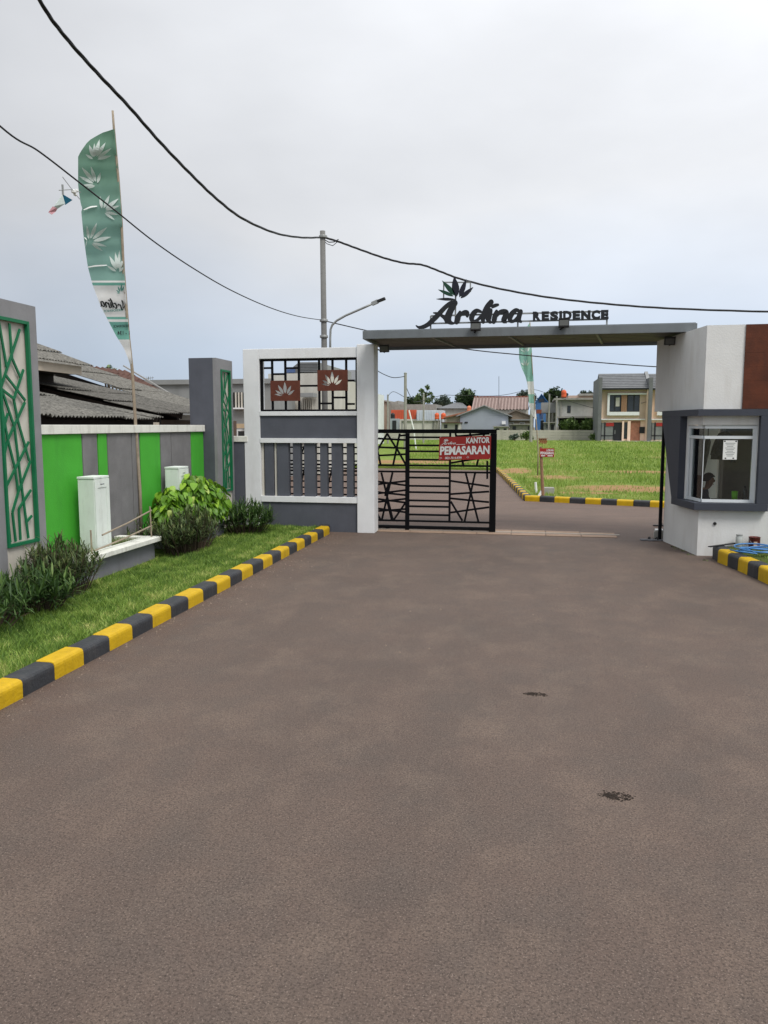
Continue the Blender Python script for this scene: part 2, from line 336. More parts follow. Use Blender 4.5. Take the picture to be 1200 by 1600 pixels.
def blade_mat(name, ramp_cols, trans=.25, scale=6.):
    m = bpy.data.materials.new(name); m.use_nodes = True; t = m.node_tree; t.nodes.clear(); l = t.links.new
    o = N('ShaderNodeOutputMaterial', t); b = N('ShaderNodeBsdfPrincipled', t); at = N('ShaderNodeAttribute', t); at.attribute_name = 'tone'
    r = N('ShaderNodeValToRGB', t); l(at.outputs['Fac'], r.inputs[0]); e = r.color_ramp.elements
    e[0].color = (*lin(ramp_cols[0]), 1); e[1].color = (*lin(ramp_cols[-1]), 1)
    for i, c in enumerate(ramp_cols[1:-1]): q = e.new((i+1)/(len(ramp_cols)-1)); q.color = (*lin(c), 1)
    l(r.outputs[0], b.inputs['Base Color']); b.inputs['Roughness'].default_value = .55; b.inputs['Specular IOR Level'].default_value = .3
    tr = N('ShaderNodeBsdfTranslucent', t); l(r.outputs[0], tr.inputs[0]); ms = N('ShaderNodeMixShader', t); ms.inputs[0].default_value = trans
    l(b.outputs[0], ms.inputs[1]); l(tr.outputs[0], ms.inputs[2]); l(ms.outputs[0], o.inputs[0]); return m
def blades(name, m, pos, hgt, wid, tone, lean=.6, parent=None):
    """many single grass blades as one mesh"""
    n = len(pos); a = rng.uniform(0, 2*math.pi, n); b = rng.uniform(0, 2*math.pi, n); k = rng.uniform(.2, 1, n)*lean
    v = np.zeros((n, 3, 3)); dx = np.stack([np.cos(a), np.sin(a), np.zeros(n)], 1)*wid[:, None]/2
    v[:, 0] = pos-dx; v[:, 1] = pos+dx; v[:, 2] = pos+np.stack([np.cos(b)*k*hgt, np.sin(b)*k*hgt, hgt], 1)
    c = pos.mean(0); c[2] = pos[:, 2].min()
    me = bpy.data.meshes.new(name); me.vertices.add(3*n); me.vertices.foreach_set('co', (v-c).reshape(-1))
    me.loops.add(3*n); me.loops.foreach_set('vertex_index', np.arange(3*n)); me.polygons.add(n); me.polygons.foreach_set('loop_start', np.arange(0, 3*n, 3))
    at = me.attributes.new('tone', 'FLOAT', 'POINT'); at.data.foreach_set('value', np.repeat(tone, 3).astype(np.float32))
    me.update(); me.validate(); me.materials.append(m); return link(name, me, c, parent)
def pnoise(x, y, s, seed=0):
    """cheap smooth 2-D noise in 0..1"""
    return .5+.25*(np.sin(x*s*1.3+seed)+np.sin(y*s*1.1+1.7*seed+np.sin(x*s*.7))*.8+.5*np.sin((x+y)*s*2.3+seed*3)+.4*np.sin((x-y)*s*3.1+2.))/1.35

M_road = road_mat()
struct(MB().add([(-700, -300, -.03), (700, -300, -.03), (700, 900, -.03), (-700, 900, -.03)], [(0, 1, 2, 3)]).build('terrain', mat('dry_earth', (116, 108, 84), .95, .25, .4, .4, 10)), 'dry earth reaching to the horizon beneath everything')
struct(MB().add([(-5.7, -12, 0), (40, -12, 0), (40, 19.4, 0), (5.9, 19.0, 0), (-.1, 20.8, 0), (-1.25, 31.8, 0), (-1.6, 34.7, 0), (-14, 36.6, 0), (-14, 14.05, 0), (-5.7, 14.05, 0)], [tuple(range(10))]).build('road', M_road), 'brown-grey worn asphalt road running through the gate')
PATCH = [(2.9, 24.2, 2.2, 1.7), (-.6, 33.0, .8, 2.6), (.8, 29, 1.2, 1.5), (-7, 40, 6, 2.5), (5, 33, 3, 1.2), (1.5, 22.4, 1.1, .5), (7, 27, 3, 1.3), (12, 48, 6, 3)]
M_field = turf_mat('field_turf', (96, 116, 52), (124, 142, 68), (166, 146, 102), PATCH)
FIELD = [(40, 19.5), (5.9, 19.1), (.05, 20.95), (-1.1, 31.8), (-1.45, 34.8), (-14, 36.8), (-60, 40), (-60, 118), (70, 118), (70, 19.5)]
struct(MB().prism(FIELD[::-1], -.1, .1).build('field', M_field), 'open grassy plot beyond the gate with bare earth patches')
# lawn strip with gentle lumps
def lawn_z(x, y): return .10+.02*(pnoise(x, y, 3.1, 2)-.5)
mb = MB(); nx, ny = 16, 80
for j in range(ny+1):
    for i in range(nx+1):
        x = -5.9+2.06*i/nx; y = 1.5+12.42*j/ny; mb.v.append((x, y, float(lawn_z(np.float64(x), np.float64(y)))))
for j in range(ny):
    for i in range(nx): a = j*(nx+1)+i; mb.f.append((a, a+1, a+nx+2, a+nx+1))
struct(mb.build('lawn', turf_mat('lawn_turf', (66, 86, 38), (88, 108, 48), (140, 132, 84)), smooth=True), 'grass verge between the painted kerb and the green wall')
M_blade = blade_mat('grass_blades', [(62, 90, 36), (106, 138, 54), (146, 170, 80), (192, 190, 120)])
n = 120000; yy = 3.6+10.3*rng.random(n)**1.5; xx = -5.86+2.02*rng.random(n)
keep = ~((xx < -5.22) & (yy > 8.0)); xx = xx[keep]; yy = yy[keep]; n = len(xx)
cl_ = pnoise(xx, yy, 13, 2)*pnoise(xx, yy, 4.2, 5); tone = np.clip(.02+.95*cl_+.3*pnoise(xx, yy, 1.4, 8)+rng.normal(0, .2, n), 0, 1)
hh = rng.uniform(.02, .06, n)*(.35+1.2*pnoise(xx, yy, 11, 1))
o = blades('verge_grass', M_blade, np.stack([xx, yy, lawn_z(xx, yy)-.004], 1), hh, rng.uniform(.005, .011, n), tone, 1.1)
tag(o, 'short carpet grass growing on the verge beside the kerb', 'grass', kind='stuff')
n = 85000; yy = 19.2*(100/19.2)**(rng.random(n)**1.35); xx = yy*rng.uniform(-.16, .36, n)
def edge_ok(x, y):
    e1 = y > 20.98-(x-.05)*.316; e2 = x > .12-(y-20.95)*.106; return np.where(y < 34.8, e1 & e2, y > 34.8+(-1.45-x).clip(0)*.165)
keep = edge_ok(xx, yy)
for (px, py, rx, ry) in PATCH: keep &= ~((((xx-px)/rx)**2+((yy-py)/ry)**2 < .55+.5*pnoise(xx, yy, 2.5, 3)) & (rng.random(n) < .9))
xx = xx[keep]; yy = yy[keep]; n = len(xx)
tone = np.clip(.62*pnoise(xx, yy, .55, 1)+.25*pnoise(xx, yy, 2.7, 4)+rng.normal(.06, .13, n), 0, 1)
hh = rng.uniform(.06, .17, n)*(.35+1.1*pnoise(xx, yy, 1.3, 7)); sc_ = np.clip(yy/28, .7, 2.2)
o = blades('field_grass', blade_mat('field_blades', [(84, 108, 44), (116, 144, 58), (146, 166, 80), (190, 176, 122)]), np.stack([xx, yy, np.full(n, .095)], 1), hh*np.sqrt(sc_), .028*sc_*rng.uniform(.6, 1.4, n), tone, .7)
tag(o, 'rough green grass covering the empty plot beyond the gate', 'grass', kind='stuff')

def kerb_mesh(name, m, ln, h, w=.19):
    r = .045; prof = [(0, -.05), (0, h-r)]+[(r-r*math.cos(a), h-r+r*math.sin(a)) for a in (R(25), R(50), R(75))]+[(r, h), (w-r*.6, h), (w-.008, h-r*.5), (w, h-r), (w, -.05)]
    mb = MB(); k = len(prof); S = [-.5*ln, -.5*ln+.006, .5*ln-.006, .5*ln]
    for j, s in enumerate(S):
        q = .006 if j in (0, 3) else 0
        for a, b in prof: mb.v.append((min(max(a, q), w-q), s, min(b, h-q)))
    for j in range(3):
        for i in range(k-1): mb.f.append((j*k+i, j*k+i+1, (j+1)*k+i+1, (j+1)*k+i))
    mb.f.append(tuple(range(k))[::-1]); mb.f.append(tuple(range(3*k, 4*k)))
    return mb.mesh(name, m)
def kerb_run(label, pts, ln, h, first=0, side=-1):
    """painted kerb of alternate yellow and black blocks along a polyline; pts lie on the road edge, body lies to 'side'"""
    root = struct(link('kerb', None, (pts[0][0], pts[0][1], 0)), label)
    ms = [kerb_mesh('kerb_block', M_yel, ln-.003, h), kerb_mesh('kerb_block', M_kblk, ln-.003, h)]
    acc = [0]
    for a, b in zip(pts, pts[1:]): acc.append(acc[-1]+math.dist(a, b))
    k = first; s = ln/2
    while s < acc[-1]:
        i = max(j for j in range(len(acc)-1) if acc[j] <= s); t = (s-acc[i])/(acc[i+1]-acc[i])
        a = Vector(pts[i]); b = Vector(pts[i+1]); p = a.lerp(b, t); d = (b-a).normalized(); ang = math.atan2(d.y, d.x)-math.pi/2
        o = link('kerb_block', ms[k % 2], (p.x+random.uniform(-.004, .004), p.y, random.uniform(-.006, .003)), root, (0, random.uniform(-.02, .02), ang+random.uniform(-.008, .008)), (side, 1, 1))
        k += 1; s += ln
    return root
kerb_run('yellow and black painted kerb along the left verge', [(-3.66, 2.494), (-3.66, 13.55), (-3.72, 13.93)], .4, .148, 1, -1)
kerb_run('yellow and black painted kerb at the foot of the guard booth', [(2.715, 12.22), (2.735, 11.81), (2.80, 11.47), (2.85, 11.18), (2.895, 10.86), (2.95, 10.45), (3.1, 9.7), (3.4, 9.0), (3.9, 8.4)], .325, .2, 1, -1)
kerb_run('yellow and black painted kerb along the front of the grassy plot', [(-.16, 20.74), (5.9, 18.83)], .4, .15, 0, -1)
kerb_run('yellow and black painted kerb receding along the inner road', [(-.17, 20.78), (-1.28, 31.7), (-1.62, 34.7)], .4, .15, 1, 1)
bed = [(2.90, 12.40), (2.92, 11.82), (2.99, 11.45), (3.04, 11.17), (3.08, 10.86), (3.14, 10.43), (3.28, 9.75), (3.57, 9.1), (4.0, 8.55), (8, 8), (8, 12.40)]
struct(MB().prism(bed[::-1] if False else bed, -.05, .165).build('planting_bed', turf_mat('bed_turf', (74, 84, 40), (86, 96, 48), (128, 116, 84))), 'raised strip of grass and earth in front of the booth')
n = 6000; xx = rng.uniform(2.95, 5, n); yy = rng.uniform(9.3, 12.3, n); kp = xx > 3.1+np.clip(11.2-yy, 0, 3)*.12; xx = xx[kp]; yy = yy[kp]; n = len(xx)
tag(blades('bed_grass', M_blade, np.stack([xx, yy, np.full(n, .16)], 1), rng.uniform(.02, .06, n), rng.uniform(.006, .012, n), rng.random(n)*.7, 1.0), 'thin grass on the raised strip beside the booth', 'grass', kind='stuff')
# sliding-gate track set in the road
tr = struct(link('gate_track', None, (-.7, 14.45, .0)), 'worn concrete strip with a steel rail where the gate slides')
M_track = mat('track_concrete', (150, 128, 110), .9, .22, 4, .4, 30, .5, (104, 82, 68), 2)
for i in range(7):
    x0 = -2.86+i*.63; box('slab', M_track, tr, x0, x0+.615, 14.16+random.uniform(-.02, .02), 14.42, .0, .010+random.uniform(0, .004), .003)
    box('slab', M_track, tr, x0, x0+.615, 14.50, 14.80+random.uniform(-.05, .05), .0, .010+random.uniform(0, .004), .003)
box('rail', mat('rail_steel', (186, 176, 164), .5, .1, 20, metal=.3), tr, -5.0, 1.6, 14.44, 14.475, 0, .022)
mb = MB()
for k in range(420):
    y = random.uniform(2.2, 13.8); x = random.choice((random.uniform(-3.6, 2.6), -3.64+abs(random.gauss(0, .12)), -3.64+abs(random.gauss(0, .25)))); q = random.uniform(.003, .009)*(1 if y < 6 else 1.4)
    a = random.uniform(0, 6.28); ca, sa = math.cos(a), math.sin(a)
    mb.add([(x+q*ca, y+q*sa, .0), (x-q*sa, y+q*ca*.8, .0), (x-q*ca*.9, y-q*sa, .0), (x+q*sa, y-q*ca, .0), (x+q*.1, y, q*.9)], [(0, 1, 4), (1, 2, 4), (2, 3, 4), (3, 0, 4), (3, 2, 1, 0)])
tag(mb.build('road_grit', mat('grit_stone', (126, 112, 100), .9, .5, 60)), 'loose grit and small stones scattered on the asphalt', 'grit', kind='stuff')
# broken spots in the asphalt
M_tar = mat('broken_tar', (44, 36, 30), .95, .4, 40, .8, 60)
for (px, py, sx, sy, lab) in ((.49, 4.14, .085, .05, 'dark broken patch of crumbled asphalt nearest the camera'), (.07, 5.68, .085, .035, 'smaller dark crumbled spot farther up the asphalt')):
    hole = thing('pothole', (px, py, 0), lab, 'pothole', 'broken spots in the road'); mb = MB(); sx *= .8; sy *= .8
    for k in range(230):
        a = random.uniform(0, 6.28); core = k < 90
        d = random.random()**.6*.55 if core else random.gauss(.85, .28); q = random.uniform(.003, .008)*(1.3 if core else 1)
        x = px+sx*((d*math.cos(a)-.45) if core else d*math.cos(a)); y = py+sy*d*math.sin(a)*(1 if core else 1.1); r1 = random.uniform(0, 6.28); c1, s1 = math.cos(r1)*q, math.sin(r1)*q
        mb.add([(x+c1*1.6, y+s1, .0005), (x-s1, y+c1, .0005), (x-c1*1.4, y-s1, .0005), (x+s1, y-c1, .0005), (x, y, .001+q*.5)], [(0, 1, 4), (1, 2, 4), (2, 3, 4), (3, 0, 4), (3, 2, 1, 0)])
    mb.build('crumbs', M_tar, hole)['kind'] = 'stuff'

# ================================================================== left side: boundary wall, lattice pillars, planters
XW = -5.86
w = thing('boundary_wall', (XW-.08, 10.8, 0), 'low boundary wall of lime green and grey panels with white coping', 'wall')
box('wall_core', mat('joint_dark', (40, 42, 44), .9, .1), w, XW-.16, XW-.018, 8.05, 13.14, 0, 1.893)
edges = [8.10, 9.288, 9.656, 9.899, 10.569, 10.817, 11.474, 11.853, 12.608, 13.14]
for (a, b), m in zip(zip(edges, edges[1:]), (M_green, M_wgrey, M_green, M_wgrey, M_wgrey, M_green, M_wgrey, M_wgrey, M_green)):
    box('panel', m, w, XW-.04, XW+random.uniform(-.003, .002), a+.011, b-.011, 0, 1.89, .004)
M_cap = mat('coping_white', (222, 222, 214), .7, .06, 4, .15, 50, .45, (120, 112, 100), 3)
for a, b in ((8.1, 10.62), (10.63, 13.135)): box('coping', M_cap, w, XW-.2, XW+.035, a, b, 1.893, 2.01, .006)

LAT = [[(10, 125), (55, 385)], [(70, 130), (85, 335)], [(130, 165), (20, 505)], [(85, 335), (135, 450)], [(150, 400), (95, 570)], [(45, 430), (160, 580)], [(25, 515), (95, 570)],
       [(95, 570), (120, 700), (185, 930)], [(160, 590), (60, 810), (25, 920)], [(0, 320), (20, 500), (100, 740), (130, 1000), (180, 1380)], [(60, 655), (10, 770)],
       [(0, 560), (60, 810), (100, 970), (120, 1110)], [(180, 820), (45, 1090)], [(190, 930), (120, 1110), (85, 1230), (105, 1400)], [(195, 1100), (125, 1210), (135, 1390)], [(200, 1250), (165, 1290)], [(45, 1110), (75, 1405)]]
LATN = []
for pl in LAT:
    q = []
    for zx, zy in pl:
        p = PX(zx/3.72, 470+zy/3.72, -5.57); q.append((min(max((p.y-7.36)/.545, .03), .97), min(max((p.z-.67)/2.49, .012), .988)))
    LATN.append(q)
def lattice_pillar(x0, x1, y0, y1, top, ly0, ly1, lz0, lz1, label, flip=False):
    t = thing('lattice_pillar', ((x0+x1)/2, (y0+y1)/2, 0), label, 'pillar', 'pillars with green lattice')
    # body with a shallow recess behind the lattice
    box('body', M_dgrey if flip else M_mgrey, t, x0, x1-.06, y0, y1, 0, top, .006)
    fm = mat('pillar_face_grey', (132, 132, 134), .8, .10, 3, .15, 60, .3, (96, 96, 98), 1.6)
    mb = MB().box(x1-.058, x1, y0+.002, ly0, 0, top-.002).box(x1-.058, x1, ly1, y1-.002, 0, top-.002).box(x1-.058, x1, ly0+.001, ly1-.001, lz1, top-.002)
    mb.build('face', fm, t)
    box('back_panel', M_cream, t, x1-.056, x1-.035, ly0+.002, ly1-.002, .0, lz1-.002)
    box('foot_panel', M_cream, t, x1-.033, x1-.012, ly0+.002, ly1-.002, 0, lz0-.004)
    fw = .035; W = ly1-ly0; H = lz1-lz0
    fr = MB().box(x1-.02, x1+.022, ly0+.003, ly0+fw, lz0, lz1).box(x1-.02, x1+.022, ly1-fw, ly1-.003, lz0, lz1).box(x1-.02, x1+.02, ly0+fw, ly1-fw, lz0, lz0+fw).box(x1-.02, x1+.02, ly0+fw, ly1-fw, lz1-fw, lz1)
    fr.build('lattice_frame', M_lat, t)
    for i, pl in enumerate(LATN):
        mb = MB(); dx = .001*(i % 7)
        for (a, b), (c, d) in zip(pl, pl[1:]): mb.bar((x1-.004+dx, ly0+a*W, lz0+b*H), (x1-.004+dx, ly0+c*W, lz0+d*H), .027, .016, (1, 0, 0))
        mb.build('lattice_bar', M_lat, t)
    return t
lattice_pillar(-6.12, -5.6, 6.95, 8.06, 3.35, 7.36, 7.905, .67, 3.16, 'tall grey pillar with green lattice cut by the left edge of the photo')
lattice_pillar(-6.12, -5.6, 13.15, 13.93, 3.21, 13.36, 13.805, .775, 3.02, 'dark grey pillar with narrow green lattice beside the white gate wall', True)
w = thing('low_wall', (-5.5, 14.0, 0), 'short grey wall with white coping between dark pillar and white gate wall', 'wall')
box('body', M_dgrey, w, -5.68, -5.40, 13.96, 14.12, 0, 1.69); box('coping', M_cap, w, -5.7, -5.33, 13.935, 14.14, 1.692, 1.80, .005)

M_plw = mat('planter_grey', (122, 122, 128), .8, .1, 3, .15, 50, .3, (90, 88, 88), 2)
def planter(y0, y1, label):
    t = thing('planter', (-5.55, (y0+y1)/2, 0), label, 'planter', 'planters along the wall')
    box('front_wall', M_plw, t, -5.38, -5.29, y0, y1, 0, .358, .004); box('end_wall', M_plw, t, -5.85, -5.382, y0, y0+.09, 0, .356); box('end_wall', M_plw, t, -5.85, -5.382, y1-.09, y1, 0, .356)
    box('cap', M_cap, t, -5.42, -5.19, y0-.03, y1+.03, .36, .425, .006)
    box('cap', M_cap, t, -5.85, -5.422, y1-.12, y1+.03, .36, .424, .006); box('cap', M_cap, t, -5.85, -5.422, y0-.03, y0+.12, .36, .424, .006)
    box('soil', M_soil, t, -5.85, -5.42, y0+.09, y1-.12, .05, .33); return t
planter(7.9, 10.08, 'grey planter with wide white cap below the nearer white box')
planter(10.95, 12.62, 'grey planter mostly hidden by bushes below the farther white box')
n = 2600; xx = rng.uniform(-5.83, -5.45, n); yy = rng.uniform(8.0, 9.95, n); kp = ~((yy > 8.92) & (yy < 9.33) & (xx < -5.48)); xx = xx[kp]; yy = yy[kp]; n = len(xx)
tag(blades('planter_grass', blade_mat('planter_blades', [(88, 104, 60), (120, 136, 84), (150, 160, 110)]), np.stack([xx, yy, np.full(n, .33)], 1), rng.uniform(.05, .13, n), rng.uniform(.008, .014, n), rng.random(n), .7), 'pale grass growing in the planter behind the bamboo rail', 'grass', kind='stuff')
M_boxw = mat('box_white_paint', (218, 226, 220), .7, .05, 4, .1, 60, .35, (150, 150, 142), 3)
def meter_box(y0, label):
    t = thing('meter_box', (-5.68, y0+.17, .33), label, 'utility box', 'white boxes standing in the planters')
    box('body', M_boxw, t, -5.74, -5.512, y0, y0+.35, .33, 1.315, .006); box('lid', M_boxw, t, -5.745, -5.505, y0-.008, y0+.358, 1.317, 1.345, .004)
    mb = MB().box(-5.51, -5.498, y0+.004, y0+.07, .34, 1.31).box(-5.51, -5.498, y0+.28, y0+.346, .34, 1.31).box(-5.51, -5.498, y0+.072, y0+.278, 1.2, 1.31).box(-5.51, -5.498, y0+.072, y0+.278, .34, .45)
    mb.build('door_frame', M_boxw, t); box('door', M_boxw, t, -5.511, -5.506, y0+.074, y0+.276, .452, 1.198)
    box('slot', M_dgrey, t, -5.4975, -5.494, y0+.13, y0+.22, 1.24, 1.247)
meter_box(8.95, 'tall white box standing in the nearer planter against the green panel')
meter_box(11.36, 'white box partly hidden by the broad-leaved bush against the grey panels')
t = thing('bamboo_rail', (-5.33, 9.2, .40), 'thin bamboo rail tied along the planter edge', 'rail')
for (a, b) in (((-5.31, 8.52, .38), (-5.32, 8.53, .72)), ((-5.30, 10.02, .38), (-5.31, 10.02, .86))): MB().tube([a, b], .011, 6).build('post', M_bamboo, t)
for (a, b) in (((-5.33, 8.8, .62), (-5.31, 10.06, .80)), ((-5.33, 8.6, .45), (-5.31, 10.06, .58))): MB().tube([a, Vector(a).lerp(Vector(b), .5)+Vector((0, 0, -.012)), b], .011, 6).build('rail', M_bamboo, t)

# ------------------------------------------------------------------ plants on the verge
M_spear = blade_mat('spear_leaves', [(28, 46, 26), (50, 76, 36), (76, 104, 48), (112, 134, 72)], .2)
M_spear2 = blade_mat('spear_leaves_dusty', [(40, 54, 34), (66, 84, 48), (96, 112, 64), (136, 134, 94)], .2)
def leaf_strips(name, m, items, parent):
    """items: (base, direction, length, width, droop, tone) -> arching pointed strips"""
    mb = MB(); tn = []
    for b, d, ln, wd, droop, tone in items:
        d = d.normalized(); s = d.cross(Vector((0, 0, 1))); s = s.normalized() if s.length > .01 else Vector((1, 0, 0)); k = len(mb.v); p = b.copy()
        for i, (t, ww) in enumerate(((0, .5), (.35, 1), (.7, .75), (1, 0))):
            q = b+d*ln*t+Vector((0, 0, -droop*ln*t*t))
            if ww > 0: mb.v += [tuple(q-s*wd*ww/2), tuple(q+s*wd*ww/2)]
            else: mb.v.append(tuple(q))
        mb.f += [(k, k+1, k+3, k+2), (k+2, k+3, k+5, k+4), (k+4, k+5, k+6)]; tn += [tone]*7
    o = mb.build(name, m, parent); at = o.data.attributes.new('tone', 'FLOAT', 'POINT'); at.data.foreach_set('value', np.array(tn, np.float32)); o['kind'] = 'stuff'; return o
def spear_shrub(c, rx, ry, h, nst, label, m, per=16, ln=(.12, .22), wd=.016):
    t = thing('spear_leaf_shrub', c, label, 'shrub', 'narrow-leaved shrubs on the verge'); items = []; st = MB()
    for k in range(nst):
        a = random.uniform(0, 6.28); rr = math.sqrt(random.random()); bx = c[0]+rx*rr*math.cos(a); by = c[1]+ry*rr*math.sin(a)
        hh = h*(1-.45*rr*rr)*random.uniform(.7, 1.05); top = Vector((bx+rx*.22*rr*math.cos(a), by+ry*.22*rr*math.sin(a), c[2]+hh))
        base = Vector((c[0]+(bx-c[0])*.75, c[1]+(by-c[1])*.75, c[2])); st.tube([base, base.lerp(top, .5), top-Vector((0, 0, .05))], [.007, .005, .003], 4, False)
        for j in range(per):
            f = random.uniform(.25, 1)**.7; p = base.lerp(top, f*.92); az = random.uniform(0, 6.28); el = random.uniform(.15, 1.25) if f < .85 else random.uniform(.6, 1.5)
            d = Vector((math.cos(az)*math.cos(el), math.sin(az)*math.cos(el), math.sin(el)))
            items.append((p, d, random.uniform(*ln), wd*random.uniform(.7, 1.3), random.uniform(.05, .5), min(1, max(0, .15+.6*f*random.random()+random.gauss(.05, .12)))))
    leaf_strips('foliage', m, items, t); st.build('stem', M_bark, t); return t
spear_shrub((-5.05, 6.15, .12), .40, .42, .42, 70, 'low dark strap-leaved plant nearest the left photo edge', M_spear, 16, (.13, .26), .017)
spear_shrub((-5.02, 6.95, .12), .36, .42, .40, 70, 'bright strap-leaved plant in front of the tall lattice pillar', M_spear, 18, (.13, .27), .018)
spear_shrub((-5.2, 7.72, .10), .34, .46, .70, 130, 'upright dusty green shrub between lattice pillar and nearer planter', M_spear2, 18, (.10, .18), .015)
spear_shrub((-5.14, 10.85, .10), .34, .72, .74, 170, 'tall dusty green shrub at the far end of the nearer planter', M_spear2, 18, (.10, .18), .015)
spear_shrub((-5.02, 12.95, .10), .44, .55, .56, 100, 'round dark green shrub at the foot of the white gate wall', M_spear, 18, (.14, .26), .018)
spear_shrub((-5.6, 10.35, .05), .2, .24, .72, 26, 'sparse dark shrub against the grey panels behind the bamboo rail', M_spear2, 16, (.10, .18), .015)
# broad-leaved bush: each outer leaf is a leaf of its own
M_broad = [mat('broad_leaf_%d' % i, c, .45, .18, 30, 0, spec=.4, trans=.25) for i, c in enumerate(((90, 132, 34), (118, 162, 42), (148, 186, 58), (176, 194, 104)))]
def broad_leaf_mesh(m):
    pr = [(0, 0), (.06, .20), (.20, .30), (.42, .31), (.65, .23), (.85, .10), (1, 0)]; mb = MB()
    for x, y in pr: mb.v.append((x, 0, -.22*x*x))
    for s in (1, -1):
        for x, y in pr[1:-1]: mb.v.append((x, s*y, .10*y/.44-.22*x*x-.05*x))
    for s in (0, 1):
        o = 7+5*s
        for i in range(6):
            a = 0 if i == 0 else o+i-1; b = o+i if i < 5 else 6
            q = [i, i+1] + ([b] if i < 5 else []) + ([o+i-1] if i > 0 else [])
            if len(q) >= 3: mb.f.append(tuple(q) if s == 0 else tuple(q[::-1]))
    return mb.mesh('leaf', m, None, True)
BL = [broad_leaf_mesh(m) for m in M_broad]
bt = thing('broad_leaved_bush', (-5.5, 11.6, .35), 'bright green broad-leaved bush spilling over the farther planter', 'bush')
lobes = [((-5.46, 10.86, .58), (.20, .26, .28)), ((-5.50, 11.05, .70), (.24, .34, .36)), ((-5.42, 11.7, .80), (.30, .44, .42)), ((-5.36, 12.2, .66), (.28, .42, .42)), ((-5.30, 11.75, .62), (.22, .5, .3))]
mbs = MB()
for c, r in lobes:
    for k in range(9):
        a = random.uniform(0, 6.28); mbs.tube([(-5.55, c[1]+random.uniform(-.1, .1), .3), (c[0]+.4*r[0]*math.cos(a), c[1]+.4*r[1]*math.sin(a), c[2]), (c[0]+.85*r[0]*math.cos(a), c[1]+.85*r[1]*math.sin(a), c[2]+r[2]*random.uniform(-.2, .8))], [.011, .008, .004], 4)
mbs.build('stem', M_bark, bt)
def put_leaf(i, far):
    c, r = random.choices(lobes, [.7, 1, 1.6, 1.4, .8])[0]
    while True:
        d = Vector((random.gauss(0, 1), random.gauss(0, 1), random.gauss(.25, 1))).normalized()
        if d.z > -.45 and (far or d.x-.7*d.y > -.3): break
    k = random.uniform(.5, 1.0) if far else random.uniform(.82, 1.08)
    p = Vector((c[0]+d.x*r[0]*k, c[1]+d.y*r[1]*k, c[2]+d.z*r[2]*k)); az = math.atan2(d.y, d.x)+random.gauss(0, .7)
    s = random.uniform(.10, .18); return p, az, random.uniform(.35, 1.35), random.gauss(0, .4), s
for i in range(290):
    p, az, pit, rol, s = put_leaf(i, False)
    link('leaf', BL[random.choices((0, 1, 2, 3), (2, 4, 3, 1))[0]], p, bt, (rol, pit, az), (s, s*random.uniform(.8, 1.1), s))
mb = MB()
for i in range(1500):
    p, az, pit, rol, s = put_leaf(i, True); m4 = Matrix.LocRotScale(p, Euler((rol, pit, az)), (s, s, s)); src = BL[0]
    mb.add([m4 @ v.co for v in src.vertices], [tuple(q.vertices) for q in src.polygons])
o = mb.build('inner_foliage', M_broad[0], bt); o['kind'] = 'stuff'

# ------------------------------------------------------------------ feather banner
ARD = {'A': [[(65, 530, 6), (90, 545, 12), (130, 540, 16), (180, 515, 18), (230, 470, 20), (280, 420, 20), (340, 355, 18), (400, 305, 16), (440, 295, 14)],
             [(446, 300, 24), (422, 340, 25), (392, 400, 28), (376, 450, 30), (385, 482, 26), (410, 500, 16), (435, 503, 8)], [(235, 402, 5), (270, 405, 9), (310, 425, 14), (345, 455, 16), (362, 490, 14)]],
       'r': [[(497, 393, 12), (482, 430, 21), (470, 470, 24), (460, 493, 20)], [(486, 436, 14), (520, 402, 14), (550, 392, 17), (573, 398, 14), (566, 432, 13)]],
       'd': [[(700, 388, 12), (660, 380, 18), (625, 412, 22), (610, 455, 22), (625, 485, 17), (660, 478, 13), (700, 440, 13)], [(805, 293, 22), (768, 340, 24), (738, 400, 24), (722, 450, 22), (724, 490, 16)]],
       'i': [[(800, 375, 17), (786, 420, 24), (776, 460, 26), (790, 490, 15), (806, 494, 8)], [(815, 342, 11), (842, 328, 15), (872, 320, 10)]],
       'n': [[(858, 385, 14), (843, 430, 22), (833, 475, 22), (828, 490, 18)], [(848, 440, 12), (890, 395, 17), (930, 385, 19), (955, 398, 22), (942, 440, 24), (928, 478, 22), (950, 494, 9)]],
       'a': [[(1085, 385, 12), (1050, 374, 17), (1010, 408, 22), (990, 450, 22), (996, 480, 17), (1030, 480, 13), (1070, 440, 13)], [(1096, 388, 20), (1082, 430, 22), (1076, 466, 22), (1098, 488, 11)]]}
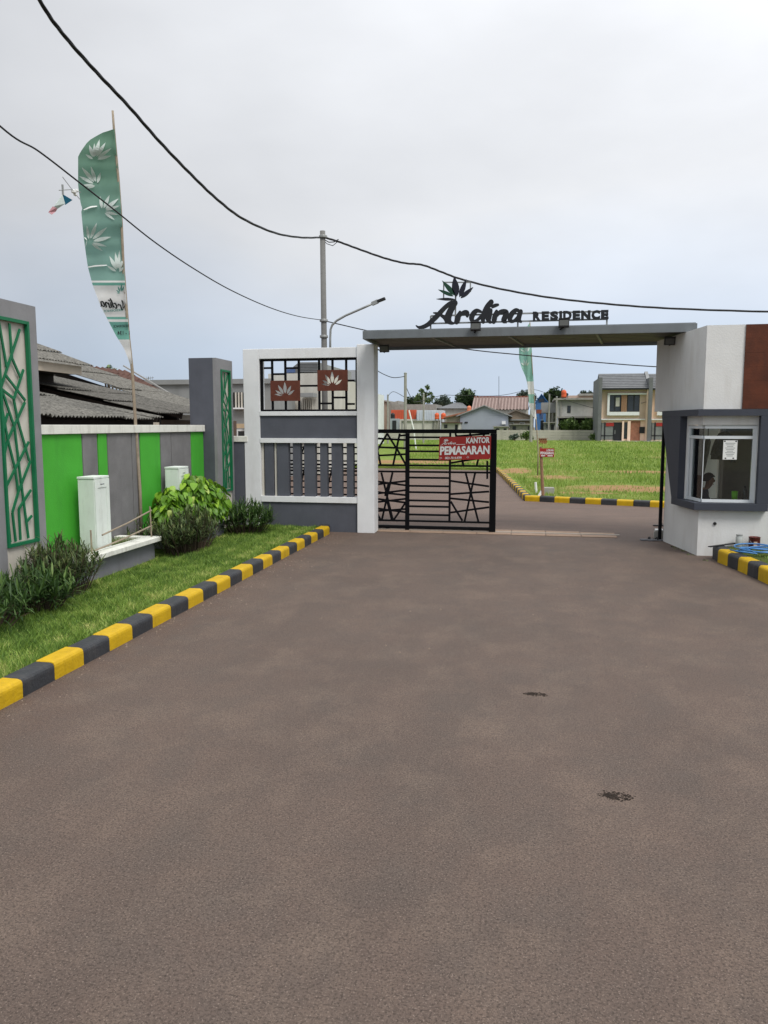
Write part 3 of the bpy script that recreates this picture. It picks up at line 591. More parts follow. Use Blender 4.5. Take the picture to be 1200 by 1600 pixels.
def banner(Y, pole, edge, label, cat_group, motifs, bands, cloth_m, rip, extra=None, back=.02):
    """pole: list of sight points from the top down; edge: free edge of the cloth, same count of rows not needed"""
    P = lambda x, y, o=0: PY(x, y, Y+rip(x, y)-o)
    base = PY(*pole[-1], Y+back); t = thing('feather_banner', base, label, 'banner', cat_group)
    MB().tube([PY(x, y, Y+back) for x, y in pole], [.016+.010*i/(len(pole)-1) for i in range(len(pole))], 8).build('pole', M_bamboo, t, smooth=True)
    ey = [e[1] for e in edge]; ex = [e[0] for e in edge]; py_ = [p[1] for p in pole]; px_ = [p[0] for p in pole]
    rows = 70; cols = 10; y0, y1 = ey[0], ey[-1]
    segs = [(y0, y1, cloth_m)] if not bands else bands
    for a, b, m in segs:
        mb = MB(); nr = max(2, int(rows*(b-a)/(y1-y0)))
        for j in range(nr+1):
            y = a+(b-a)*j/nr; l_ = np.interp(y, ey, ex); r_ = np.interp(y, py_, px_)+.8
            for i in range(cols+1): x = l_+(r_-l_)*i/cols; mb.v.append(tuple(P(x, y)))
        for j in range(nr):
            for i in range(cols): q = j*(cols+1)+i; mb.f.append((q, q+1, q+cols+2, q+cols+1))
        mb.build('cloth', m, t, smooth=True)
    for (bx, by, ls) in motifs:
        mb = MB()
        for (tx, ty, wd) in ls:
            lp = leaf_poly(bx+(tx-bx)*.18, by+(ty-by)*.18, tx, ty, wd, 8)
            lp = [(min(max(x, np.interp(y, ey, ex)+.5), np.interp(y, py_, px_)-.5), y) for x, y in lp]; n = len(lp)//2; k = len(mb.v)
            mb.v += [tuple(P(x, y, .022)) for x, y in lp]
            top = list(range(0, n+1)); bot = [0]+list(range(2*n-1, n-1, -1))
            for i in range(n): mb.f.append(tuple(dict.fromkeys((k+top[i], k+top[i+1], k+bot[i+1], k+bot[i]))))
        mb.f = [f for f in mb.f if len(f) > 2]
        mb.build('printed_lotus', M_mprint, t)
    if extra: extra(t, P)
    return t
def cloth_mat(name, a, b, z0, z1):
    m = bpy.data.materials.new(name); m.use_nodes = True; tt = m.node_tree; tt.nodes.clear(); l = tt.links.new
    o = N('ShaderNodeOutputMaterial', tt); bs = N('ShaderNodeBsdfPrincipled', tt); bs.inputs['Roughness'].default_value = .8; g = N('ShaderNodeNewGeometry', tt); s = N('ShaderNodeSeparateXYZ', tt); l(g.outputs['Position'], s.inputs[0])
    n = N('ShaderNodeTexNoise', tt); n.inputs['Scale'].default_value = 2.5; n.inputs['Detail'].default_value = 4; l(g.outputs['Position'], n.inputs['Vector'])
    ad = N('ShaderNodeMath', tt, operation='MULTIPLY_ADD'); l(n.outputs[0], ad.inputs[0]); ad.inputs[1].default_value = .9; l(s.outputs['Z'], ad.inputs[2])
    q = N('ShaderNodeMapRange', tt); l(ad.outputs[0], q.inputs[0]); q.inputs[1].default_value = z0; q.inputs[2].default_value = z1
    k = N('ShaderNodeMixRGB', tt); l(q.outputs[0], k.inputs[0]); k.inputs[1].default_value = (*lin(a), 1); k.inputs[2].default_value = (*lin(b), 1); l(k.outputs[0], bs.inputs['Base Color'])
    tr_ = N('ShaderNodeBsdfTranslucent', tt); l(k.outputs[0], tr_.inputs[0]); ms = N('ShaderNodeMixShader', tt); ms.inputs[0].default_value = .45
    l(bs.outputs[0], ms.inputs[1]); l(tr_.outputs[0], ms.inputs[2]); l(ms.outputs[0], o.inputs[0]); return m
M_cl_top = cloth_mat('printed_cloth_green', (124, 162, 152), (100, 138, 112), 5.0, 6.9)
M_cl_white = mat('printed_cloth_white', (222, 222, 220), .85, .04, 5, trans=.4); M_cl_teal = mat('printed_cloth_teal', (112, 168, 154), .85, .06, 5, trans=.4)
YB = 10.7
pole1 = [(176, 173), (178, 201), (185, 279), (190, 349), (193, 419), (197, 473), (201, 526), (206.5, 577), (213, 680), (219, 770), (221, 838)]
edge1 = [(177, 202), (158, 208), (138, 220), (128, 234), (122, 244), (122, 290), (126, 318), (129, 327), (127, 331), (131, 373), (137, 416), (144, 443), (157, 478), (167.5, 498), (181, 524), (194, 545), (200, 560), (205, 575)]
def rip1(x, y): return .05*math.sin(y*.055+x*.03)+.035*math.sin(x*.13+y*.02)+.02*math.sin(y*.21)
Z = lambda x, y: (110+x/8, 200+y/8); Z2 = lambda x, y: (130+x/9.41, 400+y/9.41)
def fan(b, tips, f): B = f(*b); return (B[0], B[1], [(*f(x, y), wd) for x, y, wd in tips])
motifs1 = [fan((300, 400), [(235, 210, 3), (300, 190, 2.6), (365, 140, 3.2), (440, 180, 3), (515, 250, 2.6), (515, 345, 2.6), (190, 330, 2)], Z),
           fan((330, 715), [(140, 490, 3), (255, 480, 2.8), (375, 555, 2.6), (105, 600, 2.6), (140, 715, 2.2), (205, 750, 2)], Z),
           fan((400, 1040), [(370, 850, 2.6), (490, 835, 2.8), (605, 880, 3), (615, 970, 2.6), (600, 1085, 2.2), (555, 1150, 2)], Z),
           fan((235, 1425), [(205, 1220, 2.2), (330, 1185, 2.8), (460, 1240, 3), (512, 1360, 3), (455, 1480, 2.2), (405, 1540, 2)], Z),
           fan((515, 245), [(385, 0, 3), (470, -60, 2.6), (535, -90, 2.4), (590, 30, 2.2), (345, 140, 2), (598, 160, 2)], Z2)]
def extra1(t, P):
    # small logo, mirrored because the cloth is seen from behind
    mbk = MB()
    for ls in ARD.values():
        for st in ls:
            s2 = [(P_, q_, hw) for P_, q_, hw in st]
            stroke_mesh(mbk, s2, lambda x, y, o: P(190.5-(x-450)*(.051 if x > 450 else .022), 476+(y-420)*.068-(x-800)*.0065, .022), 0)
    mbk.build('printed_word', M_kprint, t)
    text_part('printed_word', 'RESIDENCE', lambda u, v, o: P(191-u*29, 486+u*2-v*3.6, .022), M_tprint, t, .02)
    text_part('printed_word', 'RESIDENCE', lambda u, v, o: P(201-u*24, 511-v*4.0+u*1, .022), M_kprint, t, .02)
    text_part('printed_word', '1 - 134', lambda u, v, o: P(202.5-u*19, 523-v*6.2, .022), M_kprint, t, .02)
    lg = MB()
    for tx, ty, wd in ((190, 443, 1.3), (184, 447, 1.2), (181.5, 453, 1.0), (194.5, 446, 1.1), (182, 457.5, .8)):
        lp = leaf_poly(188.5+(tx-188.5)*.2, 458.5+(ty-458.5)*.2, tx, ty, wd, 6); k = len(lg.v); lg.v += [tuple(P(x, y, .022)) for x, y in lp]; lg.f.append(tuple(range(k, k+len(lp))))
    lg.build('printed_lotus', M_tprint, t)
    # tears: loose white slits with a drooping flap
    for (a, b, c) in ((Z(165, 1025), Z(250, 985), Z(335, 978)), ((137.5, 417.5), (150, 415), (167, 414.5)), (Z(175, 1370), Z(205, 1400), Z(185, 1490))):
        mbt = MB(); q = crom([a, b, c], 5); k = len(q); mbt.v = [tuple(P(x, y-.8, .014)) for x, y in q]+[tuple(P(x, y+1.3*math.sin(math.pi*min(i/(k-1), .98))+.3, .02)) for i, (x, y) in enumerate(q)]
        mbt.f = [(i, i+1, k+i+1, k+i) for i in range(k-1)]; mbt.build('tear', M_wprint, t)
bands1 = [(202, 438.5, M_cl_top), (438.5, 441.5, M_cl_white), (441.5, 446, M_cl_teal), (446, 495, M_cl_white), (495, 499, M_cl_teal), (499, 503, M_cl_white), (503, 530.5, M_cl_teal), (530.5, 575, M_cl_white)]
banner(YB, pole1, edge1, 'tall green and white feather banner on a leaning bamboo pole beside the green wall', 'feather banners', motifs1, bands1, M_cl_top, rip1, extra1)
YB2 = 30.; M_cl_pale = mat('printed_cloth_pale', (150, 196, 184), .85, .08, 3, trans=.4)
pole2 = [(828, 503), (830, 545), (833, 597), (836, 640), (838, 660), (841, 706), (840, 746)]
edge2 = [(827, 505), (820, 516), (811, 540), (811, 560), (815, 575), (821, 588), (824, 600), (826, 620), (827, 634), (831, 648), (836, 655)]
motifs2 = [(823, 552, [(812, 545, 1.2), (817, 538, 1.2), (823, 535, 1.2), (828, 540, 1.2)]), (821, 573, [(814, 566, 1.2), (818, 561, 1.2), (823, 562, 1.2), (827, 566, 1.2)])]
banner(YB2, pole2, edge2, 'pale green feather banner standing in the grassy plot beyond the gate', 'feather banners', motifs2, [(505, 596, M_cl_pale), (596, 616, M_cl_white), (616, 630, M_cl_pale), (630, 655, M_cl_white)], None, lambda x, y: .22*math.sin(y*.09+x*.25)+.1*math.sin(x*.6))

# ================================================================== gate wall (portal side) with grille, plates and fins
YG = 13.95
g = thing('gate_wall', (-4.1, 14.1, 0), 'white framed gate wall with black grille, lotus plates and grey fins', 'wall')
x0, x1, x2, x3 = -5.393, -5.075, -3.184, -2.859
box('pier', M_white, g, x0, x1, YG, YG+.30, 0, 3.43, .008)
box('pier', M_white, g, x2, x3, YG-.03, YG+.34, 0, 3.475, .008)
box('lintel', M_white, g, x1+.001, x2-.001, YG+.002, YG+.298, 3.245, 3.43, .006)
box('rail', M_white, g, x1+.001, x2-.001, YG-.012, YG+.26, 2.185, 2.265, .004)
box('infill_panel', M_dgrey, g, x1+.001, x2-.001, YG+.02, YG+.22, 1.765, 2.183)
box('rail', M_white, g, x1+.001, x2-.001, YG-.012, YG+.26, 1.675, 1.763, .004)
box('rail', M_white, g, x1+.001, x2-.001, YG-.012, YG+.26, .553, .663, .004)
box('base_panel', M_dgrey, g, x1+.001, x2-.001, YG+.02, YG+.22, 0, .551)
for a, b in ((-5.003, -4.829), (-4.76, -4.534), (-4.444, -4.298), (-4.223, -4.007), (-3.912, -3.778), (-3.69, -3.491), (-3.397, -3.271)):
    box('fin', M_dgrey, g, a, b, YG+.03, YG+.17, .664, 1.674, .004)
for a, b in ((-5.072, -5.03), (-4.815, -4.775)): box('thin_fin', M_cream, g, a, b, YG+.06, YG+.12, .664, 1.674, .003)
gx0, gx1, gz0, gz1, yb = -5.074, -3.186, 2.267, 3.243, YG+.05
gr = link('grille', MB().box(gx0, gx1, yb, yb+.04, gz1-.04, gz1).box(gx0, gx1, yb, yb+.04, gz0, gz0+.035).box(gx0, gx0+.05, yb, yb+.04, gz0+.035, gz1-.04).box(gx1-.04, gx1, yb, yb+.04, gz0+.035, gz1-.04).mesh('grille', M_black, ((gx0+gx1)/2, yb, (gz0+gz1)/2)), ((gx0+gx1)/2, yb, (gz0+gz1)/2), g)
def gbar(xa, xb, za, zb, k=0): box('grille_bar', M_black, gr, xa, xb, yb+.004+k, yb+.036+k, za, zb)
V = (-4.838, -4.58, -4.316, -3.923, -3.666, -3.405)
for i, v in enumerate(V):
    za_p, zb_p = ((2.47, 2.832) if i < 3 else (2.65, 3.017)); gbar(v-.02, v+.02, gz0+.036, za_p); gbar(v-.02, v+.02, zb_p, gz1-.041)
for a, b, z in ((gx0+.05, V[0], 3.078), (V[0], V[1], 2.963), (V[1], V[2], 3.071), (V[2], V[3], 2.74), (V[5], gx1-.04, 2.828), (V[3], V[4], 2.411), (V[4], V[5], 2.519), (V[5], gx1-.04, 2.399)): gbar(a+.021, b-.021, z-.018, z+.018)
def plate(xa, xb, za, zb, label, lean):
    cu = bpy.data.curves.new('plate', 'CURVE'); cu.dimensions = '2D'; cu.fill_mode = 'BOTH'; cu.extrude = .008
    def sp(pts):
        s = cu.splines.new('POLY'); s.points.add(len(pts)-1); s.use_cyclic_u = True
        for p, q in zip(s.points, pts): p.co = (q[0], q[1], 0, 1)
    W = xb-xa; H = zb-za; sp([(0, 0), (W, 0), (W, H), (0, H)]); bx, by = W*.50, H*.20
    for ang, ln, wd in ((92, .62, .062), (124, .60, .054), (60, .54, .052), (150, .60, .044), (33, .56, .044), (169, .58, .034), (12, .0, 0)):
        if not ln: continue
        ca, sa = math.cos(R(ang)), math.sin(R(ang)); st_ = .16 if ang < 160 else .14
        k = W*.66 if abs(ca) > .7 else H*1.15
        sp(leaf_poly(bx+ca*H*st_, by+sa*H*st_+(.02 if ang > 160 or ang < 20 else 0), bx+ca*ln*k, by+sa*ln*k+.01, wd*.55, 6))
    o = bpy.data.objects.new('plate', cu); col.objects.link(o); me = bpy.data.meshes.new_from_object(o.evaluated_get(bpy.context.evaluated_depsgraph_get())); bpy.data.objects.remove(o, do_unlink=True)
    me.materials.clear(); me.materials.append(M_rust)
    q = link('lotus_plate', me, (xa, yb-.012, za), g, (math.pi/2, 0, 0)); q['label'] = label
plate(-4.866, -4.286, 2.462, 2.84, 'rust brown plate with cut-out lotus, lower left', 0); plate(-3.949, -3.369, 2.642, 3.025, 'rust brown plate with cut-out lotus, upper right', 0)

# ------------------------------------------------------------------ canopy
c = thing('gate_canopy', (-.2, 14.2, 3.47), 'flat grey metal canopy spanning the gateway', 'canopy')
cx0, cx1, cy0, cy1 = -2.93, 2.56, 13.28, 15.15
box('fascia', M_canopy, c, cx0, cx1, cy0, cy0+.05, 3.495, 3.632, .004); box('fascia', M_canopy, c, cx0, cx0+.05, cy0+.051, cy1, 3.495, 3.631); box('fascia', M_canopy, c, cx1-.05, cx1, cy0+.051, cy1, 3.495, 3.631); box('fascia', M_canopy, c, cx0, cx1, cy1+.001, cy1+.05, 3.48, 3.632)
box('roof_sheet', M_canopy, c, cx0+.02, cx1-.02, cy0+.02, cy1-.02, 3.634, 3.645)
k = 8; wd = (cy1-cy0-.06)/k
for i in range(k): box('soffit_strip', M_soff, c, cx0+.052, cx1-.052, cy0+.053+i*wd, cy0+.053+(i+1)*wd-.04, 3.535, 3.56)
box('soffit_backing', mat('soffit_back', (28, 28, 27), .8), c, cx0+.052, cx1-.052, cy0+.053, cy1-.01, 3.562, 3.575)
for x in (-1.75, -.45, 1.0): MB().bar((x, cy0+.06, 3.525), (x+.25, cy1-.02, 3.525), .04, .035).build('rib', M_canopy, c)
def floodlight(p, label, rx, arm=None):
    t = thing('floodlight', p, label, 'floodlight', 'floodlights on the canopy'); p = Vector(p); M_ = Matrix.Translation(p) @ Matrix.Rotation(rx, 4, 'X')
    def bx(name, m, *a): mb = MB().box(*a); mb.v = [tuple(M_ @ Vector(v)) for v in mb.v]; return mb.build(name, m, t, bevel=.004)
    bx('housing', M_blkplastic, -.085, .085, -.03, .04, .03, .165); bx('lens', mat('lamp_lens', (84, 86, 84), .2, .05), -.07, .07, -.034, -.031, .045, .14); bx('visor', M_blkplastic, -.088, .088, -.05, -.031, .155, .168)
    bx('fin', M_blkplastic, -.07, .07, .041, .06, .05, .145)
    if arm: MB().tube([Vector(p)+Vector((0, .02, .03)), Vector(arm)], .012, 6).build('arm', M_black, t)
    return t
floodlight((-.97, 13.16, 3.555), 'black floodlight on canopy edge below the script lettering', R(-12), (-1.03, 13.45, 3.52))
floodlight((.47, 13.16, 3.575), 'black floodlight on canopy edge below the block lettering', R(-12), (.30, 13.5, 3.53))
floodlight((-2.66, 13.9, 3.29), 'black floodlight under the canopy on the white gate pier', R(10), (-2.80, 14.0, 3.38))
floodlight((2.22, 13.75, 3.31), 'black floodlight under the canopy on the booth wall', R(10), (2.36, 13.85, 3.4))

# ------------------------------------------------------------------ lettering on the canopy
YS = 13.86
s = thing('entrance_sign', (-.4, YS+.05, 3.645), 'black sign lettering with lotus leaves standing on the canopy', 'sign')
SM = lambda x, y, o: PY(640+x/6.316, 425+y/6.316, YS)+Vector((0, o, 0))
for ch, ls in ARD.items():
    mb = MB()
    for i, st in enumerate(ls): stroke_mesh(mb, [(a_, b_, c_*1.1) for a_, b_, c_ in st], SM, .07, .002*i)
    mb.build('letter', M_letter, s)
xs = [(833, 843.5), (845.5, 855.5), (857, 867.5), (869, 872.5), (874.5, 886), (888, 898), (900, 912), (914, 926.5), (928, 938), ]
xs = [832+(952-832)*v for v in (0, .115, .225, .345, .395, .52, .63, .765, .89, 1.0)]
for ch, a, b in zip('RESIDENCE', xs, xs[1:]):
    def mf(u, v, o, a=a, b=b):
        x = a+.6+u*(b-a-1.6); yb_ = 501-(x-832)*.024; return PY(x, yb_-v*14.2, YS)+Vector((0, o, 0))
    text_part('letter', ch, mf, M_letter, s, .06, .08)
for (b, tp, wd, m) in (((450, 268), (262, 265), 13, M_letter), ((432, 236), (280, 172), 17, M_dgreen), ((452, 232), (318, 82), 24, M_dgreen), ((462, 240), (440, 40), 36, M_navy), ((490, 246), (560, 68), 24, M_navy), ((503, 256), (627, 148), 20, M_navy)):
    lp = leaf_poly(*b, *tp, wd, 8); n = len(lp); mb = MB(); mb.v = [tuple(SM(x, y, 0)) for x, y in lp]+[tuple(SM(x, y, .05)) for x, y in lp]
    mb.f = [tuple(range(n)), tuple(range(n, 2*n))[::-1]]+[(i, (i+1) % n, (i+1) % n+n, i+n) for i in range(n)]; mb.build('lotus_leaf', m, s)
PB = lambda x, y: PY(x, y, YS)+Vector((0, .075, 0))
fr = link('support_frame', None, (-.4, YS+.075, 3.645), s)
def fbar(a, b, w=.028):
    a = Vector(a); b = Vector(b); MB().bar(a, b, w, .02, (0, 1, 0)).build('frame_bar', M_steel, fr)
zt, zb_ = PB(740, 491).z, PB(740, 503).z
xl, xr = PB(672, 500).x, PB(949, 500).x
fbar((xl, YS+.075, zt), (xr, YS+.075, zt)); fbar((xl, YS+.078, zb_), (xr, YS+.078, zb_))
for px in (672, 809, 949): x = PB(px, 500).x; fbar((x, YS+.082, 3.645), (x, YS+.082, zt))
x = PB(711, 480).x; fbar((x, YS+.082, zb_), (x, YS+.082, PB(711, 437).z)); x = PB(692.5, 460).x; fbar((x, YS+.075, PB(692, 467).z), (x, YS+.075, PB(692, 440).z), .022)
fbar(PB(692, 440), PB(735, 440), .022); fbar(PB(734.5, 440), PB(734.5, 455), .022)

# ------------------------------------------------------------------ sliding gate
YT = 14.46
gt = thing('sliding_gate', (-1.8, YT, 0), 'black steel sliding gate with crossed bars, half closed', 'gate')
K = lambda x, y: PY(580+x/6., 660+y/6., YT)
def kbar(name, a, b, w=12, k=0., d=.03):
    p, q = K(*a), K(*b); p.y += k; q.y += k; MB().bar(p, q, w*.0028, d, (0, 1, 0)).build(name, M_black, gt)
fx0 = -5.02
zt1 = K(600, 65).z; zt0 = K(600, 102).z; zb1 = K(600, 972).z; zb0 = K(600, 1002).z
xr1 = K(1172, 500).x; xr0 = K(1112, 500).x; xm0 = K(321, 500).x; xm1 = K(358, 500).x
box('top_rail', M_black, gt, fx0, xr1-.003, YT-.03, YT+.03, zt0, zt1, .004); box('bottom_rail', M_black, gt, fx0, xr0, YT-.03, YT+.03, zb0, zb1, .004)
box('stile', M_black, gt, xr0+.001, xr1, YT-.04, YT+.04, zb0-.02, zt0-.001, .004); box('stile', M_black, gt, xm0, xm1, YT-.034, YT+.034, zb0-.025, zt0-.001, .004)
box('stile', M_black, gt, -2.985, -2.955, YT-.025, YT+.025, zb1+.001, zt0-.001); box('stile', M_black, gt, fx0, fx0+.05, YT-.025, YT+.025, zb1+.001, zt0-.001)
for y in (405, 465, 928): box('rail', M_black, gt, fx0+.05, xr0-.001, YT-.018, YT+.012, K(600, y).z-.018, K(600, y).z+.018)
for y in (140, 216, 272, 350, 520, 598, 657, 735, 790, 868): box('bar', M_black, gt, xm1, K(735, y).x, YT-.015, YT+.015, K(600, y).z-.018, K(600, y).z+.018)
box('upright', M_black, gt, K(726, 700).x, K(745, 700).x, YT-.02, YT+.02, K(735, 930).z, K(735, 102).z)
D = [((885, 470), (1005, 930)), ((975, 470), (875, 930)), ((745, 548), (1105, 600)), ((745, 672), (1105, 648)), ((745, 712), (1105, 748)), ((745, 845), (1105, 795)), ((745, 740), (855, 922)),
     ((790, 102), (865, 405)), ((925, 102), (980, 250)), ((1060, 102), (990, 405)), ((745, 380), (1110, 320)), ((800, 130), (1110, 105)), ((1088, 360), (1088, 530)),
     ((150, 105), (55, 265)), ((150, 105), (240, 250)), ((45, 150), (322, 165)), ((45, 232), (322, 242)), ((45, 312), (322, 298)), ((268, 105), (205, 403)), ((50, 225), (90, 403)), ((240, 245), (322, 392)), ((322, 120), (265, 125)),
     ((95, 470), (205, 922)), ((200, 470), (100, 915)), ((45, 552), (322, 590)), ((45, 582), (322, 550)), ((45, 652), (322, 682)), ((45, 668), (322, 635)), ((45, 715), (322, 752)), ((45, 748), (322, 716)), ((45, 805), (322, 842)), ((45, 832), (322, 812)), ((320, 755), (210, 915)), ((45, 840), (88, 912)), ((150, 740), (195, 922)), ((130, 690), (165, 560))]
for i, (a, b) in enumerate(D): kbar('cross_bar', a, b, 13, .0012*((i % 9)-4), .024)
# the part of the gate that has slid behind the wall
for i, z in enumerate((.55, .67, .80, .92, 1.05, 1.18, 1.32, 1.46, 1.58, 1.72)): box('bar', M_black, gt, fx0+.05, -2.987, YT-.014, YT+.014, z-.014, z+.014)
for i, (a, b, c_, d_) in enumerate(((-4.5, .6, -4.35, 1.2), (-4.35, .6, -4.25, 1.25), (-4.5, 1.25, -4.36, 1.6), (-4.0, 1.3, -3.9, 1.7), (-3.95, .6, -3.8, 1.2), (-4.3, 1.7, -4.2, 1.2))):
    MB().bar((a, YT+.003*(i-3), b), (c_, YT+.003*(i-3), d_), .026, .022, (0, 1, 0)).build('cross_bar', M_black, gt)
for x in (K(150, 0).x, K(960, 0).x, K(1122, 0).x):
    wb = box('wheel_housing', M_black, gt, x-.035, x+.035, YT-.03, YT+.03, .05, zb0-.001); MB().tube([(x, YT-.015, .055), (x, YT+.015, .055)], .034, 12).build('wheel', M_steel, wb)
# sales banner tied to the gate
sb = thing('banner_sign', (-1.24, YT-.06, 1.36), 'red banner reading KANTOR PEMASARAN tied to the black gate', 'sign')
B = lambda u, v, o: PY(686+u*81+(v-.5)*1.0, 719-v*36+u*(-1.5 if v < .5 else -.5)-1.6*(u*v), YT-.055-.012*math.sin(u*7)*math.sin(v*3)-o)
mb = MB()
for j in range(9):
    for i in range(17): mb.v.append(tuple(B(i/16, j/8, 0)))
for j in range(8):
    for i in range(16): q = j*17+i; mb.f.append((q, q+1, q+18, q+17))
mb.build('sheet', M_red, sb, smooth=True)
text_part('printed_word', 'KANTOR', lambda u, v, o: B(.52+u*.455, .70+v*.25, .006), M_wprint, sb, .04)
text_part('printed_word', 'PEMASARAN', lambda u, v, o: B(.02+u*.955, .215+v*.385, .006), M_wprint, sb, .04)
text_part('printed_word', '0821-7014-4799', lambda u, v, o: B(.12+u*.32, .035+v*.10, .006), M_wprint, sb, .02)
mb = MB()
for ls in ARD.values():
    for st in ls: stroke_mesh(mb, [(a, b, c_*.75) for a, b, c_ in st], lambda x, y, o: B(.02+(x-60)/1050*.30, .93-(y-40)/520*.29, .006))
for (b, tp, wd) in (((450, 268), (262, 265), 13), ((432, 236), (280, 172), 17), ((452, 232), (318, 82), 24), ((462, 240), (440, 40), 30), ((490, 246), (560, 68), 24), ((503, 256), (627, 148), 20)):
    lp = leaf_poly(*b, *tp, wd, 6); kk = len(mb.v); mb.v += [tuple(B(.02+(x-60)/1050*.30, .93-(y-40)/520*.29, .006)) for x, y in lp]; mb.f.append(tuple(range(kk, kk+len(lp))))
mb.build('printed_word', M_wprint, sb)
MB().add([B(.33, .655, .006), B(.50, .655, .006), B(.50, .675, .006), B(.33, .675, .006)], [(0, 1, 2, 3)]).build('printed_line', M_wprint, sb)
MB().tube([B(.04+.02*math.cos(a), .09+.03*math.sin(a), .006) for a in np.linspace(0, 6.28, 9)], .003, 4).build('printed_mark', M_wprint, sb); MB().tube([B(.56+.02*math.cos(a), .10+.03*math.sin(a), .006) for a in np.linspace(0, 6.28, 9)], .003, 4).build('printed_mark', M_wprint, sb)
for u, v in ((.02, .97), (.98, .97), (.02, .03), (.98, .03)): MB().tube([B(u, v, .002), B(u+(.01 if u < .5 else -.01), v+.06, -.04), B(u, v, .004)], .004, 5).build('tie', M_wprint, sb)

# ------------------------------------------------------------------ utility pole, lamp, cables
YP = 19.0
pp = lambda x, y, Y=YP: PY(x, y, Y)
pt_ = pp(504, 361); px0 = pt_.x
u = thing('utility_pole', (px0, YP, 0), 'grey concrete utility pole with curved lamp arm behind the gate wall', 'utility pole')
zk = pt_.z
MB().tube([(px0+.02, YP, 0), (px0+.02, YP, zk*.5), (px0, YP, zk)], [.078, .073, .066], 14).build('pole', M_pole, u, smooth=True)
za = pp(505, 517).z
MB().tube([pp(516, 560), pp(516, 530), pp(516.5, 515), pp(519, 508), pp(526, 501), pp(540, 493), pp(570, 480), pp(582, 474.5)], .028, 8).build('lamp_arm', M_steel, u, smooth=True)
lh = MB().bar(pp(581, 475), pp(591, 470.5), .10, .06, (0, 1, 0)).build('lamp_head', M_steel, u, bevel=.01); MB().bar(pp(590, 471), pp(602, 466.3), .065, .10, (0, 1, 0)).build('lamp_panel', M_blkplastic, u, bevel=.01)
for z in (pp(505, 370).z, pp(505, 501).z, pp(505, 526).z): MB().lathe((px0+.012, YP, z), [(.10, -.03), (.105, -.02), (.105, .02), (.10, .03)], 14).build('clamp', M_steel, u)
ci = MB().tube([pp(500, 369), pp(506, 374), pp(514, 378.5), pp(522, 378), pp(529, 374)], .012, 6).tube([pp(503, 373), pp(511, 381), pp(520, 384), pp(528, 377)], .009, 6).build('cable_loop', M_cable, u)
XC = px0
def cable(label, pts, r, group=None, wob=0.):
    q = [Vector(p) for p in crom(pts, 10)]; mb = MB()
    if wob:
        for ph in (0, math.pi*2/3, math.pi*4/3):
            mb.tube([p+Vector((math.cos(i*.5+ph), 0, math.sin(i*.5+ph)))*r*.42 for i, p in enumerate(q)], r*.72, 6)
    else: mb.tube(q, r, 6)
    return tag(mb.build('overhead_cable', M_cable, smooth=True), label, 'cable', group or 'overhead cables')
pts = [tuple(PX(x, y, XC)) for x, y in ((62, 0), (100, 55), (150, 112), (200, 165), (250, 222), (300, 274), (340, 312), (380, 342), (430, 364), (470, 371), (500, 371))]
a, b = Vector(pts[0]), Vector(pts[1]); ext = [tuple(a+(a-b)*k+Vector((0, 0, .10*k*k))) for k in (9, 6, 3, 1.5)]
cable('thick black twisted cable sweeping down from upper left to the pole top', ext+pts, .021, wob=1)
pts = [tuple(PX(x, y, XC)) for x, y in ((0, 197), (60, 236), (120, 282), (180, 329), (240, 377), (300, 418), (360, 453), (420, 480), (465, 494), (502, 500))]
a, b = Vector(pts[0]), Vector(pts[1]); ext = [tuple(a+(a-b)*k+Vector((0, 0, .05*k*k))) for k in (8, 5, 2.5)]
cable('thin black cable crossing in front of the tall banner', ext+pts, .0095)
cable('black twisted cable from the pole across above the sign lettering', [tuple(pp(x, y, 19+.0028*(x-504))) for x, y in ((504, 370), (530, 378), (560, 389), (600, 403), (632, 411), (660, 414), (690, 425), (720, 436), (780, 451), (860, 465), (950, 475), (1050, 482), (1200, 487), (1320, 488), (1500, 485))], .023, wob=1)
cable('thin black cable passing down behind the canopy', [tuple(pp(x, y, 19+.0024*(x-504))) for x, y in ((506, 501), (540, 509), (575, 517), (650, 533), (740, 547), (830, 556), (920, 565), (1025, 573), (1150, 578), (1300, 580))], .013)
# scrap of bunting hanging from the thin cable
t = thing('bunting', PX(97, 305, XC), 'small blue, white and red pennant hanging from the thin cable', 'flag')
Q = lambda x, y: PX(60+x/3.72, 150+y/3.72, XC)
MB().tube([Q(140, 470), Q(185, 530), Q(240, 600)], .004, 5).tube([Q(120, 548), Q(165, 545), Q(200, 543), Q(245, 560)], .005, 5).tube([Q(140, 515), Q(142, 545), Q(143, 575)], .012, 5).build('string', M_steel, t)
mb = MB(); 
for cx_, cy_, r_ in ((205, 555, 9), (215, 572, 7), (222, 550, 7)): mb.lathe(Q(cx_, cy_), [(.001, -r_*.003), (r_*.003, -r_*.0015), (r_*.0032, .01), (.001, r_*.003)], 7)
mb.build('plastic_scrap', M_wprint, t)
for name, poly, m in (('blue_cloth', [(140, 570), (190, 605), (165, 632), (148, 625)], mat('flag_blue', (40, 120, 150), .8, .1, trans=.3)), ('white_cloth', [(139, 572), (147, 626), (120, 655), (95, 650), (85, 640)], M_mprint), ('red_cloth', [(84, 641), (94, 651), (119, 656), (100, 672), (70, 690), (66, 675)], mat('flag_red', (196, 150, 156), .8, .15, trans=.3))):
    MB().add([Q(x, y)+Vector((.02*math.sin(i*2.1), 0, 0)) for i, (x, y) in enumerate(poly)], [tuple(range(len(poly)))]).build(name, m, t, solid=.003)

